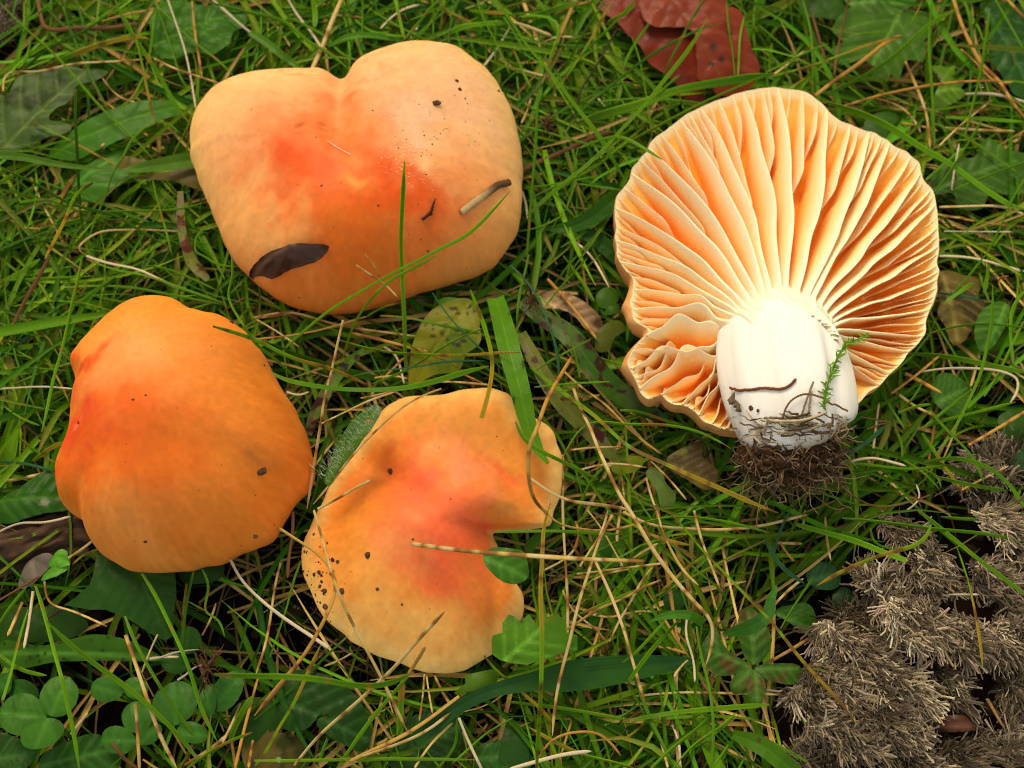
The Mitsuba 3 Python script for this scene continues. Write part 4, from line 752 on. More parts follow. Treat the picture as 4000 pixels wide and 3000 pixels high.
STRAND_TEXT = '''
# kind width heights(mm) [cut] | where it runs
d 14 6/9/10|00: 0,650 140,470 310,320 560,190 760,50 860,-20
g 14 12/11/9|00: 0,20 140,160 350,350 520,540 680,720 850,880 1000,1040
d 12 8/11|00: 420,-20 430,100 480,250 550,410 620,560 720,740
s 11 11/11|00: 20,590 40,490 200,465 450,420 700,400 930,385
y 26 9/11|00: 230,480 330,420 560,320 760,260 900,240 965,250
b 24 8/8|00: 240,-20 262,90 285,165 480,185 700,180 900,150
g 22 12/14/10|00: 740,-20 800,120 930,330 1050,520 1140,680 1230,800
y 14 16/13/11|00: 790,90 870,230 910,360 950,560 990,750 1000,810
d 16 6/14/24 cut|00: 535,1540 510,1250 500,1000 490,760 492,580
g 11 10/9|00: 1000,-20 1040,100 1090,250 1130,370 1180,520 1260,620
p 11 12/10|00: 1085,-10 1140,150 1190,300 1230,470 1270,710
o 14 11/9|00: 1245,10 1260,180 1290,380 1310,500
g 12 12/9|00: 1000,20 1100,120 1280,290 1420,400 1510,490
s 11 12/11|00: 1000,380 1150,450 1300,500 1430,545
l 12 12/9|00: 1010,60 990,200 970,350 950,430
g 12 9/10|00: 960,440 900,560 850,640 770,700
p 14 10/8|00: 1370,-10 1470,80 1560,160 1690,260
g 17 12/10|00: 1340,10 1500,50 1659,90 10: 180,140 330,260 480,350 600,450
y 11 9/10|00: 200,780 330,850 470,920 600,990 770,1080
d 15 20/17/10|00: -20,1070 100,1130 250,1200 400,1290 600,1360 750,1400 900,1490 1080,1590
g 12 12/10|00: 470,1360 700,1370 950,1365 1180,1350 1345,1305
g 10 10/12/12|00: 1395,1455 1300,1500 1265,1570 1280,1640 01: 1310,-5 1380,40 1470,65 1545,68
y 16 10/22/32|00: 600,1185 490,1270 440,1380 370,1530 290,1680
l 10 13/9|00: 990,1170 1020,1300 1060,1440 1115,1655
s 10 7/9/10|00: 1150,1500 950,1490 800,1490 660,1502 550,1560 512,1610 560,1655
g 11 8/12/10/8|00: 1210,905 1160,860 1100,810 1020,790
g 11 9/12/10/8|00: 1000,790 900,860 840,930 790,1030 740,1110 690,1250 640,1370 570,1560
g 9 8/9|00: 90,930 250,960 450,990 490,1005
s 10 6/7|00: 660,500 720,580 800,640 900,680 960,800
o 14 7/7|00: 640,640 760,720 850,800 960,880
s 12 7/8|00: 610,980 680,930
l 10 6/8|00: 230,1100 240,1240 210,1380 180,1480
s 12 6/7|00: 200,1150 280,1330 370,1500 440,1640
y 22 6/7|00: 250,1500 330,1400 410,1260 490,1130
g 14 6/8|00: 20,1340 150,1310 310,1290
d 12 6/8|00: 0,1230 80,1390 140,1530 200,1650
g 26 6/7|00: 260,1490 400,1455 560,1420 700,1400
s 11 6/8|00: -10,1390 80,1430 200,1480 260,1480
l 12 7/8|00: 200,240 170,370 120,450
s 12 5/6|00: 460,-20 560,90 640,140
o 13 7/8|00: 660,140 800,100 1000,60
g 14 8/9|10: -20,350 50,240 130,165 220,125 330,170 450,240 560,350 655,385
s 24 10/9|10: 560,-20 500,120 430,300 355,465
g 34 8/8|10: 365,-20 385,90 380,180
g 11 8/10|10: 690,-20 690,140 680,285
l 16 8/9|10: 645,130 720,190 830,225 960,240
l 18 10/9|10: 900,-20 930,120 962,255
p 13 7/8|10: 800,195 860,130 960,60 1060,30
g 15 12/9|10: 1190,-5 1100,90 1020,190 950,265
g 9 10/9|10: 1145,-20 1150,120 1145,260
y 12 9/8|10: 1180,10 1230,60 1320,110 1430,170
l 28 8/8|10: 1240,215 1330,180 1450,158 1620,150
g 12 11/9|10: 1430,-10 1470,110 1530,230 1600,380 1645,480
g 24 18/16/10|10: 1500,-60 1659,150 20: 100,300 220,440 420,700 560,880 680,1080 745,1185
p 13 6/7|10: 1000,250 1055,160
s 14 6/7|10: 520,100 690,115
s 11 6/7|10: 60,110 150,190 220,300
s 14 6/6|10: 0,430 80,340
p 14 7/8|10: 200,-20 270,100 350,200 430,320
o 16 5/6|10: 1150,290 1260,250 1400,240
g 10 8/9|10: 1560,80 1550,250 1550,410
p 13 6/7|10: 1650,170 1560,320 1460,450
g 14 9/9|10: 1659,400 1580,450 1500,500
g 20 9/9|10: 1659,90 1500,80 1380,70
d 13 5/6|10: 480,-10 530,120 560,250
g 10 7/9|10: 1000,130 1080,100 1240,20
l 19 9/24/56|11: 970,750 965,650 960,400 950,200 945,60 10: 940,1600 945,1400 955,1200 962,1040
l 14 12/34/40|11: 200,590 380,430 500,340 700,220 950,80 1110,0 10: 1200,1610 1340,1540 1500,1400 1645,1240
g 13 10/33/38|11: 565,660 600,540 660,400 740,290 870,160 1000,90 1175,-5
s 9 30/24|11: 650,60 740,120 840,190 915,265
o 10 30/26|11: 705,-10 780,90 800,135
b 17 36/42|01: 90,440 130,350 190,240 270,100 325,-10
p 9 8/10|01: -10,862 150,852 300,848 475,862
g 12 9/11|01: 420,205 600,195 800,200 1000,230 1150,260 1400,305
p 13 9/10|01: 560,0 720,50 900,90 1030,150 1170,215
g 13 9/11|01: 560,20 750,90 950,130 1150,200 1350,270 1460,310
l 15 9/12|01: 530,20 510,120 470,290 440,430 400,610 340,830 300,1020 270,1140
g 11 8/10|01: 940,60 1100,90 1250,150 1400,220
g 15 8/10|01: 220,490 400,390 500,310 650,200 780,110
y 9 7/9|01: 260,620 330,720 390,820 445,945
g 22 6/8|01: 50,150 160,90 260,20
g 12 6/8|01: 0,160 200,150 420,140 600,130
d 12 6/8|01: 360,10 380,150 340,330
g 12 6/9|01: 0,430 120,490 280,520
t 14 6/8|01: 0,650 100,590 200,500
g 12 7/9|01: 20,820 60,745 200,725 440,745
g 11 6/8|01: 0,950 120,1040 260,1100
t 14 6/8|01: 10,1330 150,1345 350,1395
g 12 6/8|01: 130,1180 240,1270 360,1340
y 20 7/10|01: 210,1330 290,1270 410,1205
s 16 5/6|01: 0,1465 150,1440 320,1400
k 13 5/6|01: 20,930 110,1040 200,1130 290,1200
g 11 6/8|01: 300,570 350,560 400,580 440,640
o 12 5/6|01: 0,540 140,570
b 12 6/8|01: 1450,360 1520,310 1590,270
g 12 36/37/24|01: 1500,0 1500,150 1480,240 1520,360 1590,470 1659,570 11: 100,650 180,720 262,782
y 16 38/30/16|01: 1380,455 1500,490 1620,530 11: 0,545 150,620 300,680 450,720 600,780 735,838
g 24 26/32/32/28|11: 110,765 200,805 300,830 500,860 750,870 1000,850 1200,800 1400,740 1510,712
s 13 26/20/10|11: 565,415 530,560 490,740 450,900 420,1080 385,1300 330,1640
y 11 22/17/14|11: 890,450 950,540 1030,600 1120,640 1280,700 1335,742
g 13 14/15/12|11: 805,388 1000,405 1200,450 1400,490 1560,545
t 9 20/17/15|11: 1142,238 1210,340 1290,440 1400,550 1550,690 1659,790
y 14 14/17/27|11: 540,545 700,590 900,625 1150,640 1400,640 1659,625 21: 55,627
g 12 17/15/12|11: 1465,470 1300,540 1150,630 950,750 800,810 740,832
y 19 14/26/40 cut|11: 1390,220 1460,400 1510,560 1530,680 1520,820 1490,950 1463,1050
t 9 14/16/15|11: 630,778 800,745 1000,725 1200,690 1500,682
s 10 20/18/16|11: 680,922 850,885 1000,840 1200,815 1450,830 1560,842
s 10 20/24/24/14|11: 1200,860 1050,920 900,1020 760,1150 620,1300 480,1480 370,1610
s 11 9/11|11: -10,400 250,370 400,410 550,450 800,490 1045,522
o 15 10/13|11: 620,500 750,530 950,580 1125,632
o 10 9/12|11: -10,540 250,510 450,470 620,420 725,390
s 12 20/26 cut|11: 400,1640 550,1560 650,1500 737,1455
s 9 20/17/15|11: 425,1085 600,1000 780,920 905,880
d 10 14/9|11: 487,1075 430,1300 390,1500 345,1660
y 10 11/14|11: 720,390 830,330 945,300
s 12 8/8|11: -10,400 120,390 250,360
s 9 7/8|11: 0,410 120,480 280,590
p 11 7/8|11: 830,590 900,640 940,740 960,830
p 10 7/8|11: 200,880 280,900 345,880
s 11 8/8|11: 770,790 900,780 1000,800
o 12 8/8|11: 820,800 900,720 960,660
s 12 10/12|11: 1040,570 1110,630
o 11 10/10|11: 1130,660 1250,720 1330,760 1480,830
g 13 9/10|11: 1490,160 1560,220 1659,260
g 12 9/12|11: 1400,240 1450,360 1500,480
o 17 22/44/48/40/26|21: 230,1670 160,1600 115,1480 105,1350 110,1260 160,1120 220,950 300,800 395,640
g 17 30/30/22|21: 25,1075 80,1180 150,1240 300,1320 400,1370 560,1450
y 19 12/22/26/24|21: 120,720 350,900 560,1060 750,1230 950,1330 1150,1420 1400,1530 1659,1640 31: 70,1665
l 13 14/17/12|21: 320,1320 380,1210 450,1120 510,1085 700,1085 900,1090 1100,1110 1300,1180 1420,1250
t 13 13/18/14|21: -10,60 80,150 170,280 230,420 280,580 300,700 300,830
g 13 10/13|21: 110,-10 80,120 50,250 30,440
l 9 16/20|21: 145,850 350,830 635,815
g 10 8/9|21: 330,0 430,120 540,300
g 10 8/9|21: 485,20 380,130 300,220 210,335
g 10 15/14|21: 490,550 380,610 250,680 155,742
g 10 12/15|21: 440,790 420,680 390,560 370,430
g 9 9/10|21: 470,610 600,670 755,722
o 12 15/13/10|21: 335,745 450,850 600,960 760,1120 970,1285
s 17 14/24/24/20/14|21: 400,860 440,980 500,1100 560,1250 620,1380 700,1550 770,1659 22: 900,220 1050,430 1200,600 1290,720 1300,800 1280,920 1250,1010
s 15 26/22/14|21: 120,1440 250,1530 400,1590 550,1610 760,1642
s 9 11/13|21: 380,1258 550,1240 725,1240
s 9 10/12|21: 430,1390 600,1350 875,1372
g 13 16/10|21: 585,1375 500,1480 450,1590 425,1670
s 13 11/11|21: 330,1290 330,1659 22: 345,300 360,600 360,825
g 15 10/12|21: 700,1000 850,1015 950,1050 1110,1095
s 9 9/10|22: 490,-10 560,80 640,210 720,355
o 17 7/8|21: 230,150 330,260 430,380 550,540
b 12 8/8|21: 640,670 760,800 870,900 1000,1000
s 11 8/9|21: 870,1440 900,1550 940,1659
s 10 9/10|21: 900,1330 1020,1450 1130,1580
g 10 8/10|21: 1000,1230 1090,1200 1130,1140
g 13 8/9|21: 380,60 460,180 530,290
b 10 6/7|21: 480,180 600,182 720,190
p 12 6/7|20: 340,1515 440,1590 510,1659 21: 580,110 630,205
s 11 7/8|21: 740,1660 720,1500 700,1350
y 19 14/30/30/22|22: 160,1690 165,1500 180,1250 190,1000 190,700 185,500 195,300 215,60 21: 250,1600
s 19 28/34/30/22 cut|22: 850,320 750,315 550,308 300,295 0,275 12: 1300,245 1012,205
s 14 24/20/12|22: 650,20 560,200 510,350 460,500 410,680 370,850 320,1040 280,1250 262,1450
s 14 16/17/14|22: 540,320 610,470 680,640 750,850 800,1030 862,1240
s 13 17/15|22: 940,-10 980,130 1050,280 1130,400 1208,475
s 12 15/13|22: 1180,-10 1220,150 1280,320 1345,487
y 13 11/16|22: 1480,165 1300,260 1150,350 1060,430 968,508
y 14 14/20/22/18|22: 1020,0 1160,160 1280,300 1400,420 1530,560 1659,690 32: 130,850 280,1030 420,1180 520,1300 585,1385
g 20 10/20 cut|22: 1090,690 950,840 850,960 755,1095
g 13 9/15|22: 985,715 870,840 780,930 710,978
g 13 13/18/12|22: -10,1008 80,1010 180,970 240,900 270,830
y 17 14/10|12: 1480,930 1600,1060 22: 0,1100 80,1180 180,1270 262,1365
g 17 8/10|22: -20,1228 250,1260 500,1300 755,1347
g 22 8/10|22: 765,1352 1000,1310 1250,1280 1500,1260 1670,1248
o 12 9/14/9|22: 180,1585 250,1490 350,1440 450,1425 560,1440 650,1510 705,1580
p 17 13/16|22: -10,1665 150,1620 350,1570 515,1550
y 17 9/11|22: 800,1665 700,1630 500,1580 300,1500 110,1395
o 13 9/15/11|22: 20,985 200,850 420,720 560,630 700,570 850,490 965,440
g 13 9/10|22: 440,660 560,610 700,550 850,490
g 13 9/14|22: 1195,740 1220,900 1270,1100 1300,1300 1305,1500 1300,1630
g 15 10/8|22: 900,1660 1050,1520 1200,1400 1290,1310
l 13 9/9|22: 1040,1665 1200,1490 1350,1390 1455,1295
s 12 10/11|22: 420,402 600,380 800,355 1005,330
s 13 19/15|22: 440,355 500,260 570,150 622,-10
s 11 6/7|22: 800,1192 1100,1170 1400,1175 1659,1180 32: 240,1187
g 15 16/17/12|12: 1560,128 1659,128 22: 300,125 500,135 705,146
o 12 15/14/13/12|22: 210,-10 300,70 420,105 600,120 800,80
l 12 13/14/12|22: 800,80 1000,35 1250,40 1450,75 1670,135
s 15 11/13/11|22: 720,0 900,80 1100,105 1300,115 1500,105 1659,80 32: 200,30 265,15
s 11 7/8|22: 200,380 300,330 390,260 430,200
s 10 7/8|22: 330,510 370,600 440,680 540,760 620,850
s 9 7/8|22: 520,440 620,400 760,370
o 13 8/9|22: 410,60 430,120 400,250
s 11 7/9|22: 630,840 700,700 780,560 860,420 910,360
o 13 7/8|22: 950,870 1060,895 1140,920
p 11 8/9|22: 1140,650 1130,800 1170,940 1185,1100
s 13 8/10|22: 1140,960 1090,1010 1050,1070
p 11 6/7|22: 1040,1380 1080,1500 1090,1650
s 11 7/9|22: 965,1490 990,1580 1010,1659
y 12 6/8|22: 860,1360 800,1420 730,1470
s 14 7/9|22: 680,190 690,80 710,-10
y 16 10/14|22: 700,30 830,110 960,170 1155,215
s 12 7/8|22: 700,350 830,270 950,200
d 10 6/7|22: 660,560 900,640 1100,640
s 10 6/7|22: 500,660 640,680 780,650 950,650
l 11 6/9|22: 1420,1480 1340,1600 1290,1670
s 12 6/8|22: 770,1640 820,1560 865,1500
g 26 6/7|22: 860,300 740,440 640,560 540,680
o 16 18/25/24/18/8|12: 150,105 250,170 370,250 470,350 510,440 510,520 470,640 400,780 300,940 150,1120 -10,1320
s 14 24/26/20/10|12: 375,-10 430,180 480,360 550,560 640,750 720,900 830,1110 985,1435
s 17 10/20/32|12: 250,1640 400,1460 600,1280 800,1100 920,980 1050,830 1222,647
p 17 10/14/14 cut|02: 1495,310 1560,430 1659,540 12: 80,610 200,700 350,800 468,878
g 24 36/34/26|02: 1390,1050 1659,1060 12: 200,1065 450,1090 700,1125 880,1100 1025,1035
o 16 14/24|12: 990,1045 1040,970 1097,872
y 16 6/14|12: -10,1650 60,1560 150,1400 240,1250 320,1080 420,860
b 13 8/12|12: -10,1320 60,1250 180,1110 300,940 385,795
g 17 11/8|12: 985,1065 850,1220 720,1380 600,1550 515,1670
g 30 6/9|12: 930,1460 940,1250 945,1080
o 17 12/10/8|12: 1315,1195 1150,1320 950,1450 700,1570 570,1640
s 15 9/10/11|12: 680,1585 900,1510 1100,1420 1260,1300
p 14 11/7|12: 1315,1335 1370,1470 1430,1600 1470,1680
l 11 8/9|12: 1665,1335 1500,1430 1350,1560 1270,1630
g 14 8/9|12: -10,1612 300,1610 700,1600 1000,1600 1420,1606
s 12 8/9|12: 1030,1655 1130,1510 1275,1365
s 10 7/8|12: 1092,1050 1080,1200 1058,1355
s 10 7/8|12: 1105,1060 1125,1200 1145,1310
o 14 7/8|12: 1150,1040 1210,1170 1260,1250
d 13 9/6|12: 592,808 440,950 330,1060 150,1220 -10,1345
s 12 7/10|12: 160,330 130,450 100,640 60,860 0,1050
g 10 7/9|12: 90,940 160,740 210,580 250,430 300,300
g 15 5/7|12: 540,1290 470,1450 400,1640
g 10 7/12|12: 605,875 640,930 720,970
s 10 6/7|12: 620,915 540,960 440,1000
s 14 7/8|12: 560,1659 760,1560 950,1450
b 14 13/9|12: 240,0 235,150 215,290 205,430
g 13 5/7|12: 1180,1659 1290,1500 1300,1340
l 17 14/20/14|02: 230,480 280,640 350,900 400,1080 450,1300 490,1500 515,1680
g 21 10/18/28|02: 1280,1600 1200,1500 1030,1320 850,1160 650,1010 450,850 300,705
l 17 14/16/8|02: 920,400 1000,530 1080,690 1170,880 1240,1060 1310,1280 1410,1490
g 15 13/14/8|02: 810,675 880,850 960,1000 1050,1150 1180,1340 1300,1510
s 17 12/15/9|02: 815,798 860,930 920,1110 980,1290 1040,1450 1145,1660
s 15 12/9|02: 880,1240 890,1400 905,1670
b 17 16/12|02: 725,1495 800,1590 900,1670
l 15 9/13 cut|02: 185,630 120,850 70,1050 18,1222
s 16 9/11|02: 145,585 100,690 48,805
p 14 8/10|02: 215,515 185,720 155,885
g 15 9/9|02: -10,730 80,600 170,490
g 17 9/10|02: -10,920 100,1000 200,1040 305,1060
g 15 8/12|02: 1200,1670 1350,1560 1500,1480 1635,1428
b 12 8/9|02: -10,575 150,480 260,415
s 10 7/8|02: 290,450 330,590 430,630 560,680 695,742
d 13 9/7|02: 1255,385 1210,600 1180,860
l 11 9/8|02: 1310,370 1350,500 1340,650 1400,690 1455,810
o 15 6/9|12: 20,1050 02: 1590,1380 1520,1670
p 11 6/7|02: 960,950 1060,940 1160,940
s 9 6/7|02: 920,1040 1000,840 1030,780
g 9 6/7|02: 1220,580 1330,640
s 13 7/8|02: 440,300 540,235 600,185
p 12 8/9|01: -10,1790 150,1730 02: 240,70 460,28
s 14 7/8|02: 460,1440 570,1300
o 14 6/8|02: 1640,1480 1610,1659
y 9 8/8|02: 640,240 560,270 470,340
s 14 6/7|02: 1200,1640 1380,1520 1480,1440
k 11 6/6|02: 300,690 430,620
s 11 6/7|02: 1310,800 1370,680 1400,590
g 28 6/8|02: 1490,1480 1560,1310 1640,1190
s 12 6/8|02: 1560,1240 1490,1400 1440,1500
g 15 9/12|20: 985,-10 870,180 770,330 715,460
d 13 12/9|20: 1250,-10 1150,150 1080,290 1020,400 975,510
d 15 12/14|20: 345,860 470,700 640,560 800,430 1000,300 1200,200 1355,147
g 20 10/16/20|20: 100,1400 250,1260 450,1100 640,920 720,830 870,670 980,530 1100,380 1190,250 1265,115
g 13 10/13|20: 870,690 1000,560 1092,482
y 14 9/16|20: 300,580 380,460 440,370 520,240 590,110 657,5
g 13 9/12|20: 330,500 430,380 560,250 700,110 805,-10
d 12 8/10|20: 340,455 400,330 500,160 615,-10
k 11 7/12|20: 375,810 400,760 440,600 520,470 600,330 688,175
g 10 10/12|20: 905,860 880,680 860,560 830,400 775,235
g 46 9/11/11|20: 420,800 600,740 850,670 1000,610 1200,560 1450,520 1700,480
g 13 9/13/14|20: 130,1280 300,1200 500,1110 700,960 900,840 1090,740 1250,660 1450,570 1690,465
g 11 11/13|20: 1445,515 1430,350 1400,150 1390,-15
l 11 11/12|20: 1463,505 1470,400 1480,230 1510,95
g 14 8/15/20|20: 95,1670 120,1350 140,1100 155,900 165,700 182,560
g 12 9/10|20: 50,815 200,850 400,910 560,950 725,997
g 17 14/20/22|20: 440,960 600,900 700,890 800,930 900,990 980,1038
b 28 6/7|20: 60,1110 200,1040 400,950 560,880 660,855
l 9 8/9|20: 65,1222 300,1190 430,1165 575,1138
g 15 9/10|20: 430,1193 550,1210 710,1237
l 17 9/8|20: 230,440 270,310 290,150 240,120 40,110
s 17 8/7|20: -10,140 120,180 255,232
s 12 6/7|20: -10,440 120,470 230,500
o 14 5/6|20: 0,410 150,405 330,395
g 10 7/8|20: 0,1502 150,1480 345,1388
y 9 9/12|20: 1110,705 1090,640 1075,580
s 11 6/7|20: 180,290 260,250 400,240
p 13 6/6|20: 560,640 650,730 720,760
l 14 7/8|20: 0,300 60,440 120,570
s 13 7/8|20: 120,650 90,740 60,800
g 10 6/8|20: 560,500 650,590 740,690 830,840
g 12 6/8|20: 80,940 200,1120 330,1320 420,1420
p 13 8/8|20: 65,1240 90,1330 100,1420
g 12 6/8|20: 340,1290 400,1180 420,1020
o 11 6/7|20: 260,100 400,40 540,0
g 30 7/7|20: 60,130 250,70 430,10
g 22 8/9|20: 620,140 720,90 800,20
g 12 10/12|30: -10,470 150,390 270,330 395,283
y 15 10/14|30: -10,505 200,450 400,385 600,310 760,260 875,228
g 24 8/9|30: 380,610 550,530 750,410 900,290 1020,180 1240,50
o 21 9/10|30: 305,622 450,510 620,390 760,280 860,225
o 14 9/12|30: 490,690 700,625 900,580 1150,540 1350,525 1505,526
l 30 10/10/9|30: 385,665 580,725 800,830 1000,960 1190,1070 1350,1190 1500,1290 1600,1340 1680,1358
g 15 9/15|30: 1080,940 1070,750 1060,550 1045,350 1050,150 1065,-15
g 17 9/15|30: 1275,880 1320,700 1370,500 1410,250 1437,50
o 20 9/8|30: 1200,-10 1260,170 1330,320 1390,420 1500,530 1570,640 1680,780
o 13 8/8|30: 1250,320 1380,440 1480,530 1590,530
g 15 9/13|30: 1080,1245 1150,1150 1230,1030 1320,890 1392,765
g 13 8/9|30: 1690,1040 1500,1110 1350,1170 1190,1235
g 11 9/11|30: 1680,1130 1560,1340 1500,1480 1400,1670
b 14 8/8|30: 525,-15 490,150 450,330 430,490
y 10 9/8|30: 920,165 960,90 1005,-10
s 15 7/7|30: 890,400 960,560 1020,720 1050,960
s 10 8/8|30: 1110,945 1250,810 1455,648
p 15 7/7|30: 1280,610 1450,610 1690,670
o 17 8/8|30: 1540,-15 1670,125
g 11 8/9|30: 1465,-15 1560,150 1680,360
s 15 7/8|30: 1110,1342 1350,1335 1540,1345 1680,1400
p 8 7/8|30: 1140,1500 1585,1503
g 12 8/9|30: 220,-15 270,170 290,370 290,580
b 17 6/6|30: 285,90 330,250 370,380
g 15 6/6|30: 120,-10 230,120 260,260
s 13 5/6|30: 40,480 150,400 260,310
g 18 6/7|30: 5,460 15,350 25,280
o 14 5/6|30: 860,800 1000,820 1100,850
p 10 6/7|30: 1190,1230 1210,1090 1240,930
l 15 6/7|30: 1020,1170 1170,1040 1300,940
s 15 6/6|30: 1150,830 1400,845 1600,850
g 13 6/7|30: 1080,800 1300,900 1460,1010 1650,1140
g 14 6/7|30: 1060,720 1300,680 1400,660
s 12 5/6|30: 700,640 850,690 940,770 990,860
g 10 6/8|30: 600,700 680,640 755,575
s 13 5/6|30: 1130,1400 1280,1415
l 18 6/7|30: 1150,760 1350,770 1660,790
g 13 7/9|31: 715,855 800,990 885,1120
l 15 8/9|31: 845,1020 940,980 1055,960
g 12 7/9|31: 840,1010 930,930 1000,820
g 15 8/9|31: 1000,1120 1200,960 1330,860
g 15 9/10|31: 1050,1000 1150,1120 1260,1230 1340,1330 1400,1475
p 13 7/8/8/7|31: 985,752 1150,730 1350,730 1550,760 1612,800 1612,880 1565,955
g 26 7/8|31: 915,630 1150,650 1400,700 1690,758
g 12 9/9|31: 1015,512 1200,460 1400,440 1680,468
g 15 8/12/14|31: 1090,1290 1230,1080 1290,960 1370,780 1410,630 1450,400 1455,185
l 20 7/9|31: 1150,300 1220,250 1335,170
g 12 7/8|31: 1195,245 1300,130 1405,-5
t 13 7/8|31: 1095,235 1250,260 1395,287
g 19 9/13/14|31: 1015,1332 1200,1310 1400,1360 1540,1460 1680,1660
g 13 8/10|31: 470,1338 700,1360 950,1380 1150,1353
t 21 8/10|31: 490,1305 650,1200 755,1103
p 13 7/9|31: 540,1330 680,1310 780,1330 895,1362
g 12 6/8|31: 660,1225 850,1310 1000,1400 1110,1510
b 9 8/8|31: 1050,1550 900,1600 700,1622 560,1560 480,1500
g 19 8/9|31: 1095,1428 1300,1480 1540,1518
y 17 6/7|31: 1000,1150 1120,1330 1260,1530
g 15 7/8|31: 1000,1112 1200,1050 1400,1000 1605,945
o 19 7/8|31: 890,760 1000,820 1125,888
o 13 7/8|31: 800,890 950,780 1110,648
o 16 7/8|31: 1300,1225 1500,1110 1680,1000
l 17 7/8|31: 1590,700 1570,450 1590,330 1680,210
s 12 6/7|31: 680,1280 700,1100 720,950
s 14 6/7|31: 850,900 950,970 1090,1040
o 12 6/8|31: 1520,230 1500,150 1560,130
p 15 6/7|31: 1110,0 1300,10 1480,50 1680,110
g 12 6/7|31: 1370,110 1400,210 1435,300
g 24 6/7|31: 1430,-10 1420,120 1400,240
l 13 6/8|31: 1400,910 1480,780 1560,620 1659,420
g 12 6/8|31: 820,1120 860,1200 870,1310
g 12 6/7|31: 1020,1390 1100,1440 1120,1500
s 12 6/7|31: 1250,1520 1400,1440 1560,1360
p 9 6/7|31: 900,1650 980,1560 960,1480
g 19 12/15/13|32: 975,-10 1150,130 1330,280 1500,410 1680,545
g 17 12/14/12|32: 480,38 800,70 1100,110 1400,140 1680,198
l 26 10/14 cut|32: 180,80 400,140 600,200 770,270 895,315
y 17 18/17/12|32: 1055,80 1040,130 960,210 800,260 650,310 450,400 315,478
y 15 12/18/20|32: 1225,235 1290,430 1340,650 1370,830 1392,1010
g 11 10/12|32: 665,105 690,190 760,230 880,230 985,195
g 15 9/12|32: 1120,30 1400,45 1680,-5
g 11 10/11|32: 290,1018 420,1040 535,1082
g 13 11/8|32: 80,755 200,560 300,415
t 19 10/12/10|32: -15,180 50,300 130,390 235,462
t 13 9/12|32: 35,285 80,120 145,-15
s 12 8/10|32: 370,30 380,160 407,315
o 15 6/9|32: -15,985 120,910 285,808
s 13 8/9|32: 30,615 120,520 230,430
s 11 6/8|32: 240,-10 225,110
p 10 14/15|32: 1170,535 1365,535
y 12 12/14|32: 1075,180 1070,130 1120,110
g 14 7/8|32: 200,1310 240,1370 280,1420
g 13 6/8|32: 0,1480 150,1560 270,1630
s 14 6/8|32: 60,200 220,205
o 12 7/8|32: 80,200 120,260 170,320
'''


def where(p):
    return SPOTS_[int(np.argmin(((SPA - p) ** 2).sum(1)))][2]


